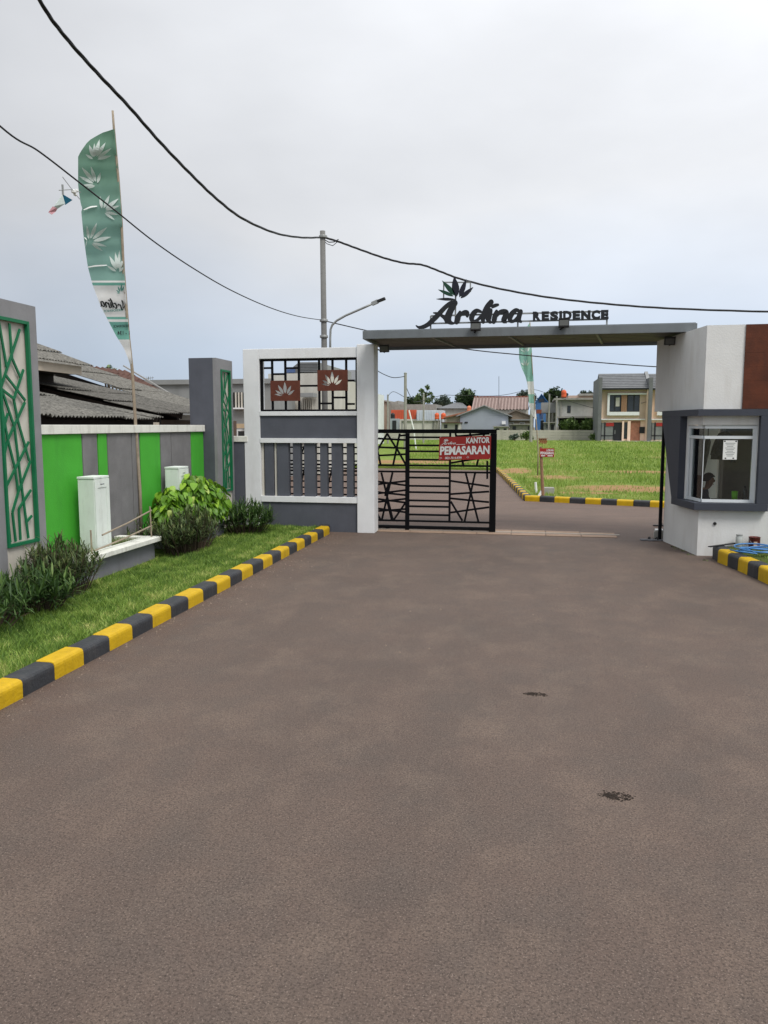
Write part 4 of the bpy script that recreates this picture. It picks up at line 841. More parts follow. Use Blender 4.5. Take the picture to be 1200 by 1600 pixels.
# ================================================================== guard booth
bo = thing('guard_booth', (3.6, 13.5, 0), 'white guard booth with dark grey window surround and brown cladding', 'booth')
KX, KY, AX, AY, RX, BY = 2.54, 12.45, 2.15, 14.6, 4.8, 13.92
ta = Vector((AX-KX, AY-KY, 0)).normalized(); na = Vector((-ta.y, ta.x, 0)); na = na if na.x < 0 else -na     # along and out of the side face
def ap(y, off=0., z=0.): t = (y-KY)/(AY-KY); return Vector((KX+(AX-KX)*t, y, z))+na*off     # point on the side face
def off_corner(o):   # corner of side face and front face both pushed out by o
    y = KY-o; p = ap(KY, o); d = (y-p.y)/ta.y; return (p.x+ta.x*d, y)
def side_poly(y0, y1, o0, o1): a, b, c, d = ap(y0, o1), ap(y1, o1), ap(y1, o0), ap(y0, o0); return [(a.x, a.y), (b.x, b.y), (c.x, c.y), (d.x, d.y)]
ci_ = off_corner(-.12)
for z0, z1, ye in ((0, .74, BY), (2.01, 2.249, BY), (2.25, 3.493, AY)):
    MB().prism([(KX, KY), (RX, KY), (RX, KY+.12), ci_], z0, z1).build('front_wall', M_booth, bo)
    MB().prism([(KX-.0005, KY+.002), (ci_[0]-.001, ci_[1]+.002), tuple(ap(ye, -.12).xy), tuple(ap(ye).xy)], z0, z1).build('side_wall', M_booth, bo)
box('front_wall', M_booth, bo, 3.33, 3.8, KY, KY+.12, .742, 2.008); box('front_wall', M_booth, bo, 4.68, RX, KY, KY+.12, .742, 2.008); box('pane', glass('added_front_glass'), bo, 3.802, 4.678, KY+.05, KY+.06, .744, 2.006); MB().prism(side_poly(13.04, BY, -.12, 0), .742, 2.008).build('side_wall', M_booth, bo)  # unseen right-hand front window added to brighten the interior
bx0 = ap(BY, -.12).x
M_in = mat('booth_interior_cream', (232, 226, 212), .85, .06, 2)
for a, b, z0, z1 in ((bx0+.002, RX-.122, 2.12, 2.40), (3.10, RX-.122, .05, 2.118)): box('back_wall', M_in, bo, a, b, BY-.12, BY-.002, z0, z1)
box('back_wall', M_booth, bo, ap(AY, -.12).x+.002, RX-.122, AY-.12, AY-.002, 2.25, 3.4); box('rear_pillar', M_booth, bo, 2.90, 3.22, 14.34, 14.60, 0, 2.249); box('underside', M_booth, bo, ap(BY, -.12).x+.02, RX-.122, BY, AY-.122, 2.25, 2.29)
[box('end_wall', M_booth, bo, RX-.12, RX, *q_) for q_ in ((KY+.122, BY, 0, .85), (KY+.122, AY, 2.05, 3.49), (KY+.122, 12.65, .852, 2.048), (13.75, BY, .852, 2.048))]; box('pane', glass('added_end_glass'), bo, RX-.065, RX-.055, 12.652, 13.748, .854, 2.046); box('floor', M_in, bo, 2.66, RX-.122, KY+.125, BY-.122, .0, .05); box('ceiling', M_in, bo, 2.66, RX-.125, KY+.125, BY-.002, 2.40, 2.44); box('roof', M_conc, bo, 2.66, RX-.125, KY+.125, AY-.125, 3.40, 3.47)  # unseen end-wall window added so more daylight gets inside
for k in range(6):
    z0 = 2.25+k*.2072; box('cladding_board', M_clad, bo, 3.085, RX, KY-.022+.001*(k % 2), KY-.001, z0, z0+.2062)
# dark surround
o2 = .11; co = off_corner(o2); e = ap(13.9, o2); e0 = ap(13.9, 0)
M_sur = mat('surround_grey', (60, 64, 74), .65, .08, 3, .1, 60, .2, (46, 48, 54), 2)
sr = link('window_surround', MB().prism([co, (3.95, KY-o2), (3.95, KY-.001), (KX, KY-.001), (e0.x-.001, e0.y), (e.x, e.y)], 2.147, 2.245).mesh('surround_head', M_sur), (0, 0, 0), bo)
e = ap(13.32, o2); e0 = ap(13.32, 0); MB().prism([co, (3.50, KY-o2), (3.50, KY-.001), (KX, KY-.001), (e0.x-.001, e0.y), (e.x, e.y)], .717, .828).build('sill', M_sur, bo, bevel=.004)
def on_side(yz, o0, o1):
    n = len(yz); mb = MB(); mb.v = [tuple(ap(y, o0, z)) for y, z in yz]+[tuple(ap(y, o1, z)) for y, z in yz]; mb.f = [tuple(range(n)), tuple(range(n, 2*n))[::-1]]+[(i, i+n, (i+1) % n+n, (i+1) % n) for i in range(n)]; return mb
on_side([(13.9, 2.145), (13.06, 2.145), (13.06, .83), (13.32, .83)], .001, o2).build('surround_cheek', M_sur, bo)
MB().prism([(3.335, .83), (3.50, .83), (3.76, 2.145), (3.335, 2.145)], KY-o2, KY-.001, 'y').build('surround_cheek', M_sur, bo)
# window
M_fr = mat('window_frame_white', (214, 220, 224), .4, .03, 5); M_gl = glass('booth_glass')
yw = KY+.05; wc = off_corner(-.05)
fw = link('window_frame', MB().box(wc[0], 3.328, yw-.025, yw+.025, .83, .875).box(wc[0], 3.328, yw-.025, yw+.025, 1.955, 2.005).box(wc[0], 3.328, yw-.02, yw+.02, 1.80, 1.845).box(3.27, 3.328, yw-.024, yw+.024, .876, 1.954).mesh('window_frame', M_fr), (0, 0, 0), bo)
def side_box(y0, y1, z0, z1, o0=-.075, o1=-.025): return on_side([(y0, z0), (y1, z0), (y1, z1), (y0, z1)], o0, o1)
sb_ = MB()
for a in ((12.52, 13.04, .83, .875), (12.52, 13.04, 1.955, 2.005), (12.52, 13.04, 1.80, 1.845), (12.985, 13.04, .876, 1.799), (12.985, 13.04, 1.846, 1.954), (12.90, 12.93, .876, 1.799)): q = side_box(*a); sb_.add(q.v, q.f)
sb_.build('window_frame', M_fr, bo)
box('pane', M_gl, bo, wc[0]+.004, 3.268, yw-.004, yw+.004, .876, 1.799); box('pane', M_gl, bo, wc[0]+.004, 3.268, yw-.004, yw+.004, 1.846, 1.954)
side_box(12.515, 12.984, .877, 1.798, -.054, -.046).build('pane', M_gl, bo); side_box(12.515, 12.984, 1.847, 1.953, -.054, -.046).build('pane', M_gl, bo)
MB().tube([(wc[0], yw, .876), (wc[0], yw, 1.80)], .007, 6).build('glass_joint', M_fr, bo)
pn = PY(1116.7, 818, KY); MB().lathe((0, 0, 0), [(.012, 0), (.024, 0), (.024, .03), (.012, .03)], 12).build('drain_pipe', M_blkplastic, bo)
dp = [o for o in bo.children if o.name.startswith('drain_pipe')][0]; dp.location = (pn.x, KY-.005, pn.z); dp.rotation_euler = (math.pi/2, 0, 0); dp.matrix_parent_inverse = pmat(bo).inverted()
# things inside and on the booth
no = thing('notice', (2.98, yw-.006, 1.35), 'white paper notice taped to the booth window', 'notice'); nz_ = [PY(x, y, yw-.006) for x, y in ((1129, 718), (1152.5, 688))]
a, b = nz_; box('sheet', M_wprint, no, a.x, b.x, yw-.0075, yw-.0055, a.z, b.z)
for i in range(9): q = b.z-.045-i*.024; box('printed_line', mat('print_grey', (120, 126, 126), .7), no, a.x+.03+.012*(i % 3), b.x-.03-.014*((i*7) % 3), yw-.0085, yw-.0078, q-.004, q+.004)
for x, z in ((a.x+.02, b.z-.015), (b.x-.02, b.z-.015), (a.x+.04, a.z+.02), (b.x-.05, a.z+.02)): box('tape', M_kprint, no, x-.011, x+.011, yw-.009, yw-.0076, z-.009, z+.009)
cb = thing('shade_cabinet', (3.7, 13.7, .05), 'added dark cabinet standing in for the unlit back of the booth', 'shade_cabinet'); M_dw = mat('dark_wood', (96, 88, 76), .6, .15, 5)  # dark furniture put where the back wall is only in shade
box('body', M_dw, cb, 3.12, 4.2, 13.56, 13.795, .05, 2.2, .004); 
for x in (3.13, 3.66): d = box('door', M_dw, cb, x, x+.52, 13.54, 13.558, .1, 2.16, .004); box('handle', M_steel, d, x+.47, x+.49, 13.522, 13.539, 1.1, 1.25)
dk = thing('desk', (3.3, 12.9, .05), 'desk behind the booth window', 'desk'); box('top', M_dw, dk, 2.86, 3.9, 12.62, 13.15, .80, .835, .004)
for x in (2.9, 3.86): box('leg', M_dw, dk, x-.02, x+.02, 12.66, 13.1, .05, .799)
def prop(name, label, cat, px, py, Y, z, prof, m, mcap=None, capprof=None):
    p = PY(px, py, Y); t = thing(name, (p.x, Y, z), label, cat); MB().lathe((p.x, Y, z), prof, 16).build('body', m, t, smooth=True)
    if capprof: MB().lathe((p.x, Y, z), capprof, 12).build('cap', mcap, t)
    return t
prop('cup', 'green plastic cup on the booth desk', 'cup', 1148, 772, 12.85, .836, [(.03, 0), (.042, .01), (.048, .14), (.044, .14), (.04, .02)], mat('green_plastic', (120, 190, 40), .4, .05))
prop('bottle', 'clear water bottle with dark cap on the booth desk', 'bottle', 1163.5, 772, 12.85, .836, [(.03, 0), (.034, .01), (.034, .05), (.031, .06), (.034, .07), (.034, .15), (.014, .19), (.013, .2)], glass('clear_plastic', (.75, .82, .85)), M_kprint, [(.015, .201), (.016, .202), (.016, .225), (.014, .227)])
# jacket and umbrella on hooks
M_jk = mat('jacket_cloth', (52, 56, 62), .9, .6, 16); jp = PY(1128, 690, 13.42)
t = thing('jacket', (jp.x, 13.42, jp.z-.4), 'dark checked jacket hanging inside the booth', 'jacket')
def ellip(name, m, secs, parent, n=14):
    mb = MB()
    for (cx_, cy_, z, rx, ry) in secs:
        for j in range(n): a = 2*math.pi*j/n; k = 1+.08*math.sin(3*a+z*30); mb.v.append((cx_+rx*k*math.cos(a), cy_+ry*k*math.sin(a), z))
    for i in range(len(secs)-1):
        for j in range(n): mb.f.append((i*n+j, i*n+(j+1) % n, (i+1)*n+(j+1) % n, (i+1)*n+j))
    mb.f.append(tuple(range(n))); mb.f.append(tuple(range((len(secs)-1)*n, len(secs)*n))); return mb.build(name, m, parent, smooth=True)
x, z = jp.x+.03, jp.z
ellip('body', M_jk, [(x+.02, 13.42, z+.17, .03, .03), (x, 13.42, z+.13, .09, .05), (x-.02, 13.41, z, .12, .06), (x-.04, 13.41, z-.16, .145, .07), (x-.05, 13.41, z-.29, .14, .06)], t)
ellip('sleeve', M_jk, [(x+.08, 13.41, z+.12, .035, .04), (x+.13, 13.40, z-.1, .045, .05), (x+.15, 13.40, z-.34, .04, .045)], t); ellip('sleeve', M_jk, [(x-.08, 13.40, z+.10, .035, .04), (x-.14, 13.39, z-.1, .045, .05), (x-.17, 13.39, z-.22, .04, .045)], t)
MB().tube([(x+.02, 13.42, z+.17), (x+.02, 13.46, z+.22), (x+.02, 13.54, z+.22)], .006, 5).build('hook', M_steel, t)
up_ = PY(1106, 690, 14.2); x, z = up_.x, up_.z
t = thing('umbrella', (x, 14.2, z-.5), 'folded dark umbrella hanging by its hooked handle in the booth', 'umbrella')
ellip('canopy', M_jk, [(x, 14.2, z+.08, .02, .02), (x, 14.2, z, .05, .045), (x-.03, 14.2, z-.2, .055, .05), (x-.05, 14.2, z-.45, .035, .03), (x-.06, 14.2, z-.6, .012, .012)], t, 10)
MB().tube([(x, 14.2, z+.06), (x, 14.2, z+.22), (x-.01, 14.2, z+.26), (x-.04, 14.2, z+.27), (x-.055, 14.2, z+.24)], .010, 6).build('handle', M_dw, t, smooth=True)

# ------------------------------------------------------------------ seated person in the booth
H = PY(1109, 751, 13.3)
per = thing('person', (H.x-.1, 13.3, .05), 'person in a dark navy shirt seated behind the booth window, facing right', 'person')
V_ = {}; E_ = []; R_ = {}
def vtx(n, x, y, z, r, par=None):
    V_[n] = (H.x+x, H.y+y, H.z+z); R_[n] = r
    if par: E_.append((par, n))
vtx('pelvis', -.16, 0, -.62, .12); vtx('waist', -.18, 0, -.48, .115, 'pelvis'); vtx('chest', -.14, 0, -.30, .125, 'waist'); vtx('clav', -.09, 0, -.19, .09, 'chest'); vtx('neck', -.05, 0, -.13, .042, 'clav'); vtx('jaw', -.005, 0, -.065, .055, 'neck'); vtx('skull', -.015, 0, .025, .088, 'jaw'); vtx('crown', -.02, 0, .08, .06, 'skull')
vtx('nose', .085, 0, -.012, .014, 'skull')
for s_, nm in ((1, 'l'), (-1, 'r')):
    vtx('sh'+nm, -.12, .17*s_, -.22, .062, 'clav'); vtx('el'+nm, .03, .23*s_, -.44, .045, 'sh'+nm); vtx('wr'+nm, .23, .14*s_, -.40, .030, 'el'+nm); vtx('palm'+nm, .30, .12*s_, -.395, .028, 'wr'+nm)
    for k, (dy, ln) in enumerate(((-.028, .06), (-.010, .072), (.010, .068), (.028, .054))): vtx('f%d%s' % (k, nm), .30+ln*.6, .12*s_+dy, -.395, .010, 'palm'+nm); vtx('g%d%s' % (k, nm), .30+ln*1.2, .12*s_+dy, -.41, .008, 'f%d%s' % (k, nm))
    vtx('th'+nm, .32, .12*s_-.045*s_, -.39, .010, 'palm'+nm)
    vtx('hip'+nm, -.12, .10*s_, -.64, .085, 'pelvis'); vtx('kn'+nm, .28, .13*s_, -.60, .062, 'hip'+nm); vtx('an'+nm, .30, .13*s_, -.92, .042, 'kn'+nm); vtx('toe'+nm, .42, .14*s_, -.96, .035, 'an'+nm)
nmz = list(V_); me = bpy.data.meshes.new('body'); cc = np.array(V_['pelvis']); me.from_pydata([tuple(np.array(V_[k])-cc) for k in nmz], [(nmz.index(a), nmz.index(b)) for a, b in E_], [])
def person_mat():
    m = bpy.data.materials.new('skin_and_shirt'); m.use_nodes = True; t = m.node_tree; b = t.nodes['Principled BSDF']; l = t.links.new; b.inputs['Roughness'].default_value = .7
    g_ = N('ShaderNodeNewGeometry', t); sp_ = N('ShaderNodeSeparateXYZ', t); l(g_.outputs['Position'], sp_.inputs[0])
    q = N('ShaderNodeMath', t, operation='GREATER_THAN'); l(sp_.outputs['Z'], q.inputs[0]); q.inputs[1].default_value = H.z-.135
    q2 = N('ShaderNodeMath', t, operation='GREATER_THAN'); l(sp_.outputs['X'], q2.inputs[0]); q2.inputs[1].default_value = H.x+.05
    q3 = N('ShaderNodeMath', t, operation='GREATER_THAN'); l(sp_.outputs['Z'], q3.inputs[0]); q3.inputs[1].default_value = H.z-.47
    q4 = N('ShaderNodeMath', t, operation='MULTIPLY'); l(q2.outputs[0], q4.inputs[0]); l(q3.outputs[0], q4.inputs[1]); q5 = N('ShaderNodeMath', t, operation='MAXIMUM'); l(q.outputs[0], q5.inputs[0]); l(q4.outputs[0], q5.inputs[1])
    k = N('ShaderNodeMixRGB', t); l(q5.outputs[0], k.inputs[0]); k.inputs[1].default_value = (*lin((30, 34, 52)), 1); k.inputs[2].default_value = (*lin((118, 80, 60)), 1); l(k.outputs[0], b.inputs['Base Color']); return m
me.materials.append(person_mat()); body = link('body', me, cc, per)
sk = body.modifiers.new('skin', 'SKIN'); sk.use_smooth_shade = True
for i, k in enumerate(nmz): me.skin_vertices[0].data[i].radius = (R_[k], R_[k]*(1.25 if k in ('chest', 'waist', 'pelvis', 'clav') else 1)); 
me.skin_vertices[0].data[0].use_root = True
ss = body.modifiers.new('sub', 'SUBSURF'); ss.levels = 2; ss.render_levels = 2
# hair: cap over the skull with a fringe
mb = MB(); n = 16; hc = Vector((H.x-.022, H.y, H.z+.03))
for i in range(9):
    th_ = math.pi*.5*i/8*1.25
    for j in range(n):
        a = 2*math.pi*j/n; front = math.cos(a); lim = th_*(1 if front < .3 else .62); r = .099+.006*math.sin(5*a+i)
        mb.v.append((hc.x+r*math.sin(lim)*math.cos(a)*1.06, hc.y+r*math.sin(lim)*math.sin(a)*.92, hc.z+r*math.cos(lim)))
for i in range(8):
    for j in range(n): mb.f.append((i*n+j, i*n+(j+1) % n, (i+1)*n+(j+1) % n, (i+1)*n+j))
M_hair = mat('black_hair', (20, 18, 18), .6, .2, 30); mb.build('hair', M_hair, per, smooth=True)
for s_ in (1, -1):
    MB().lathe((H.x+.068, H.y+.032*s_, H.z+.012), [(.001, -.007), (.010, 0), (.001, .007)], 8).build('eye', M_kprint, per)
    MB().lathe((H.x-.02, H.y+.088*s_, H.z-.01), [(.003, -.03), (.013, -.01), (.016, .012), (.004, .03)], 8).build('ear', mat('skin', (118, 80, 60), .7, .05), per)
box('mouth', mat('lips', (92, 54, 46), .6), per, H.x+.050, H.x+.062, H.y-.022, H.y+.022, H.z-.062, H.z-.054)
st = thing('stool', (H.x-.14, 13.3, .05), 'low stool under the seated person in the booth', 'stool'); sz = H.z-.64-.10
box('seat', M_dw, st, H.x-.32, H.x+.04, 13.12, 13.48, sz-.04, sz, .008)
for dx in (-.29, .01):
    for dy in (-.15, .15): box('leg', M_dw, st, H.x+dx-.015, H.x+dx+.015, 13.3+dy-.015, 13.3+dy+.015, .05, sz-.041)

# ------------------------------------------------------------------ small things round the booth
tag(MB().box(2.20, 2.25, 13.94, 14.01, 0, 2.24).box(2.18, 2.27, 13.925, 14.025, 0, .012).build('gate_post', M_black), 'black steel post at the left end of the booth', 'post')
p = G(1154.7, 850.5, .165); p = PY(1154.7, 850.5, min(p.y, 12.33)); t = thing('jar', (p.x, p.y, .165), 'empty glass jar standing on the bed against the booth', 'jar')
MB().lathe((p.x, p.y, .165), [(.045, 0), (.052, .01), (.052, .15), (.044, .17), (.044, .178)], 18).build('body', mat('milky_glass', (176, 180, 178), .15, .1, 12, spec=.6), t, smooth=True); MB().lathe((p.x, p.y, .165), [(.047, .179), (.047, .196), (.044, .198)], 18).build('lid', M_steel, t)
p = G(1178.5, 850.5, .165); p = PY(1178.5, 850.5, min(p.y, 12.31)); t = thing('paint_can', (p.x, p.y, .165), 'dark rusty paint can standing beside the jar', 'can')
M_can = mat('old_tin', (92, 40, 36), .5, .5, 14, 0, 40, .8, (26, 24, 26), 8, metal=.2)
MB().lathe((p.x, p.y, .165), [(.078, 0), (.082, .004), (.080, .01), (.080, .158), (.083, .162), (.083, .168), (.074, .168), (.072, .15)], 20).build('body', M_can, t, smooth=True)
box('label_patch', mat('can_label', (190, 170, 150), .6, .3, 20), t, p.x-.03, p.x+.02, p.y-.0835, p.y-.0795, .19, .27); MB().tube([(p.x-.082, p.y, .31), (p.x-.06, p.y-.07, .25), (p.x+.02, p.y-.09, .235), (p.x+.082, p.y, .31)], .003, 5).build('handle', M_steel, t)
hp = G(1180, 862, .2); M_hose = mat('blue_hose', (70, 122, 176), .4, .15, 12); q = []
for i in range(170):
    a = i*.21; rr = .21+.05*math.sin(i*.13)+.03*math.sin(i*.41); q.append((hp.x+.05+rr*1.35*math.cos(a)+.03*math.sin(i*.07), hp.y-.02+rr*.9*math.sin(a)+.04*math.sin(i*.05), .205+.00035*i+.014*math.sin(i*.37)))
q += [(hp.x-.10, hp.y-.45, .24), (hp.x-.30, hp.y-.25, .235), (hp.x-.34, hp.y-.02, .22)]
tag(MB().tube(q, .011, 7).build('hose', M_hose, smooth=True), 'coiled pale blue hose lying on the kerb by the booth', 'hose')
p = G(1108, 855.5, .2); q2 = G(1150, 850.5, .2)
tag(MB().bar((p.x, p.y, .212), (q2.x, q2.y+.02, .215), .045, .016).build('plank', M_blkplastic, bevel=.003), 'thin dark plank lying on the kerb end below the jar', 'plank')
p = G(1028, 843); t = thing('concrete_block', (p.x+.03, p.y+.12, 0), 'broken concrete block with whitewashed top beside the booth post', 'block')
MB().prism([(p.x-.07, p.y+.0), (p.x+.10, p.y+.02), (p.x+.12, p.y+.22), (p.x-.04, p.y+.24)], 0, .15).build('body', M_conc, t, bevel=.02); MB().prism([(p.x-.05, p.y+.03), (p.x+.09, p.y+.04), (p.x+.10, p.y+.19), (p.x-.03, p.y+.2)], .151, .17).build('whitewash', M_wprint, t, bevel=.006)
def sandal(px, py, ang, label, m):
    p = G(px, py); t = thing('sandal', p, label, 'sandal', 'pair of sandals'); M_ = Matrix.Translation(p) @ Matrix.Rotation(ang, 4, 'Z')
    out_ = [(-.13, -.03), (-.10, -.04), (0, -.034), (.08, -.048), (.13, -.03), (.14, .01), (.10, .045), (0, .034), (-.10, .04), (-.13, .03)]
    mb = MB().prism(out_, .002, .026); mb.v = [tuple(M_ @ Vector(v)) for v in mb.v]; mb.build('sole', m, t, bevel=.004)
    mb = MB().tube([(.02, -.042, .02), (.03, -.02, .055), (.035, 0, .062), (.03, .02, .055), (.02, .042, .02)], .013, 6); mb.v = [tuple(M_ @ Vector(v)) for v in mb.v]; mb.build('strap', M_blkplastic, t)
sandal(1012, 844.5, .15, 'grey sandal nearer the road in front of the concrete block', M_mgrey); sandal(1024, 845, .35, 'grey sandal touching the concrete block', M_mgrey)
sandal(1031, 822, .2, 'black sandal resting behind the concrete block', M_blkplastic)
items = []
for (px, py) in ((1052, 855), (1057, 858), (1066, 861), (1078, 867), (1102, 876)):
    p = G(px, py)
    for k in range(16): az = random.uniform(0, 6.28); el = random.uniform(.1, 1.2); items.append((p+Vector((random.uniform(-.04, .04), random.uniform(-.05, .05), 0)), Vector((math.cos(az)*math.cos(el), math.sin(az)*math.cos(el), math.sin(el))), random.uniform(.02, .06), .012, .4, random.random()))
tag(leaf_strips('weeds', M_spear2, items, None), 'small weeds along the foot of the booth wall', 'weeds', kind='stuff')

# ================================================================== field furniture
p = G(848.5, 777, .1); t = thing('sign_post', p, 'small red sales sign on a wooden post at the corner of the grassy plot', 'sign')
pt2 = PY(845, 698, p.y); MB().tube([p+Vector((0, 0, -.05)), Vector((pt2.x, p.y, pt2.z))], [.045, .035], 8).build('post', M_wood, t)
a, b = PY(843, 714, p.y), PY(866, 700.5, p.y); Yf = p.y-.05
box('board', M_red, t, a.x, b.x, Yf-.012, Yf, a.z, b.z, .003)
SB = lambda u, v, o: Vector((a.x+(b.x-a.x)*u, Yf-.016, a.z+(b.z-a.z)*v))
text_part('printed_word', 'LOKASI', lambda u, v, o: SB(.48+u*.46, .68+v*.22, 0), M_wprint, t, .03); text_part('printed_word', 'PEMASARAN', lambda u, v, o: SB(.05+u*.9, .30+v*.32, 0), M_wprint, t, .03)
MB().add([SB(.1, .1, 0), SB(.38, .1, 0), SB(.38, .2, 0), SB(.1, .2, 0)], [(0, 1, 2, 3)]).add([SB(.55, .1, 0), SB(.9, .1, 0), SB(.9, .2, 0), SB(.55, .2, 0)], [(0, 1, 2, 3)]).build('printed_line', M_wprint, t)
p = G(838, 770, .1); tag(MB().tube([p, p+Vector((-.03, 0, .30))], .035, 8).build('stake', M_wprint), 'short white stake in the grass left of the sales sign', 'stake')
p = G(843.5, 777, .1); tag(MB().bar(p+Vector((-.03, 0, .02)), p+Vector((.08, .05, .22)), .07, .05).build('timber_offcut', M_wprint), 'short pale timber leaning at the foot of the sales sign', 'timber')
p = G(857, 772, .1); tag(MB().prism([(p.x-.15, p.y-.1), (p.x+.16, p.y-.08), (p.x+.14, p.y+.14), (p.x-.13, p.y+.12)], .08, .29).build('concrete_block', M_conc, bevel=.02), 'grey concrete block in the grass right of the sales sign', 'block')
p = G(848, 694, .1); t = thing('brick_pile', p, 'small reddish brick pile at the far side of the grass', 'brick pile'); M_brick = mat('red_brick', (142, 84, 62), .9, .2, 8)
for i in range(4):
    for j in range(3): box('brick', M_brick, t, p.x-.4+.2*i+.1*(j % 2)*.6, p.x-.4+.2*i+.185+.1*(j % 2)*.6, p.y-.1, p.y+.2, .1+.19*j, .28+.19*j, .01)
box('board', M_wood, t, p.x-.5, p.x+.5, p.y-.2, p.y+.3, .68, .72)

# ================================================================== corrugated roofs of the old houses behind the wall
M_asb = mat('weathered_cement_sheet', (112, 110, 104), .95, .5, 16, .5, 30, .85, (56, 54, 50), 9)
M_asb2 = mat('old_cement_sheet', (98, 96, 91), .95, .5, 16, .5, 30, .85, (50, 48, 45), 9)
M_dark = mat('dark_timber', (42, 34, 30), .9, .2, 5); M_plas = mat('old_plaster', (196, 184, 168), .9, .10, 2, .2, 30, .4, (140, 128, 112), 1.5); M_hgrey2 = mat('pale_metal', (150, 150, 148), .6); M_tile2 = mat('aged_tile', (84, 60, 52), .9, .3, 6, .3, 30); M_tile = mat('clay_tile', (128, 72, 52), .85, .25, 6, .3, 30, .4, (96, 66, 54), 3)
def corr_sheet(parent, o, u, v, nw, m, amp=.014):
    """one corrugated sheet: o corner, u across the waves, v along them"""
    o = Vector(o); u = Vector(u); v = Vector(v); n = u.cross(v).normalized(); n = n if n.z > 0 else -n; mb = MB(); k = nw*6
    for s_ in (0, 1):
        for j in range(4):
            for i in range(k+1): mb.v.append(tuple(o+u*(i/k)+v*(j/3)+n*(amp*math.sin(2*math.pi*nw*i/k)-.008*s_)))
    W = k+1
    for s_ in (0, 1):
        for j in range(3):
            for i in range(k): q = s_*4*W+j*W+i; f = (q, q+1, q+W+1, q+W); mb.f.append(f if s_ == 0 else f[::-1])
    for j in (0, 3):
        for i in range(k): q = j*W+i; mb.f.append((q, q+1, q+1+4*W, q+4*W))
    for i in (0, k):
        for j in range(3): q = j*W+i; mb.f.append((q, q+W, q+W+4*W, q+4*W))
    return mb.build('roof_sheet', m, parent, smooth=False)
def corr_roof(parent, xe, xt, ze, zt, y0, y1, m, rows=2, sw=.95):
    """lean-to slope falling towards +x: eave at (xe,ze), top at (xt,zt)"""
    y = y0; i = 0
    while y < y1-.2:
        w_ = min(sw, y1-y)
        for r in range(rows):
            f0, f1 = r/rows, (r+1)/rows+(.05 if r < rows-1 else 0); jit = random.uniform(-.03, .05)
            pa = Vector((xe+(xt-xe)*f0+(jit if r == 0 else 0), y, ze+(zt-ze)*f0+.012*r+random.uniform(0, .035))); pb = Vector((xe+(xt-xe)*f1, y, ze+(zt-ze)*f1+.012*r))
            corr_sheet(parent, pa, (0, w_+.04, .012*(i % 2)), pb-pa, max(2, int(w_/.085)), m)
        y += w_; i += 1
h = thing('old_house', (-8.5, 11, 0), 'low old house with grey corrugated roof nearest behind the green wall', 'house', 'old houses behind the wall')
box('wall', M_plas, h, -12, -6.75, 8.2, 13.2, 0, 2.06); corr_roof(h, -6.45, -10.5, 2.12, 2.90, 7.6, 12.7, M_asb)
box('eave_beam', M_dark, h, -6.74, -6.66, 8.2, 12.8, 1.98, 2.09)
h = thing('old_house', (-9.5, 15, 0), 'old house with sagging corrugated roof and dark gable, middle of the row behind the wall', 'house', 'old houses behind the wall')
ra, rb = PY(247, 645, 13.6), PY(40, 597, 13.6); sl = (rb.z-ra.z)/(rb.x-ra.x)
box('wall', mat('brown_plaster', (86, 70, 60), .9, .2, 3, .2, 30), h, -14, ra.x-.5, 14.0, 18.8, 0, ra.z-.12)
corr_roof(h, ra.x, -9.9, ra.z, ra.z+sl*(-9.9-ra.x), 13.6, 14.55, M_asb2, 3); corr_roof(h, ra.x, -13., ra.z, ra.z+sl*(-13-ra.x), 14.56, 16.4, M_asb2, 3)
MB().bar((ra.x-.1, 13.75, ra.z-.13), (-9.5, 13.75, ra.z+sl*(-9.5-ra.x)-.13), .05, .16).build('barge_board', M_dark, h)
MB().prism([(ra.x-.2, ra.z-.02), (-9.9, ra.z+sl*(-9.9-ra.x)-.025), (-9.9, 2), (ra.x-.2, 2)], 14.0, 14.1, 'y').build('gable', M_dark, h)
rc = PY(298, 641, 17.0); rd = PY(125, 585, 17.0); sl4 = (rd.z-rc.z)/(rd.x-rc.x); corr_roof(h, rc.x, -14., rc.z, rc.z+sl4*(-14-rc.x), 16.6, 19.2, M_asb, 4); MB().prism([(rc.x-.3, rc.z-.05), (-13.8, rc.z+sl4*(-13.8-rc.x)-.05), (-13.8, 1.5), (rc.x-.3, 1.5)], 16.9, 17.0, 'y').build('gable', M_dark, h); MB().bar((rc.x-.1, 16.75, rc.z-.13), (-13.9, 16.75, rc.z+sl4*(-13.9-rc.x)-.13), .05, .16).build('barge_board', M_dark, h)
box('wall', M_plas, h, rc.x-1.6, rc.x-.5, 17.0, 18.9, 0, rc.z-.1)
h = thing('old_house', (-10.5, 12.5, 0), 'old house with pale fascia and raised corrugated roof behind the lattice pillar', 'house', 'old houses behind the wall')
box('fascia', M_plas, h, -9.06, -9.0, 11.2, 14.35, 3.02, 3.19); box('soffit', M_dark, h, -9.6, -9.061, 11.2, 14.35, 3.03, 3.06); box('wall', M_dark, h, -12.5, -9.6, 11.25, 14.3, 0, 3.2)
corr_roof(h, -8.88, -10.2, 3.21, 3.70, 11.1, 14.5, M_asb, 2); corr_roof(h, -11.5, -10.2, 3.21, 3.70, 11.1, 14.5, M_asb, 1)
for k in range(10): MB().lathe((-10.2, 11.3+.33*k, 3.70), [(.13, 0), (.15, .03), (.10, .07), (.04, .08)], 8).build('ridge_tile', M_tile if k < 7 else M_asb2, h)
h = thing('tiled_house', (-13, 22, 0), 'house with a strip of orange clay tiles behind the corrugated roofs', 'house')
ta_, tb_ = PY(181, 606, 20.0), PY(125, 574, 20.0); sl3 = (tb_.z-ta_.z)/(tb_.x-ta_.x)
box('wall', M_plas, h, ta_.x-1.4, ta_.x-.6, 20.4, 25, 0, ta_.z-.15)
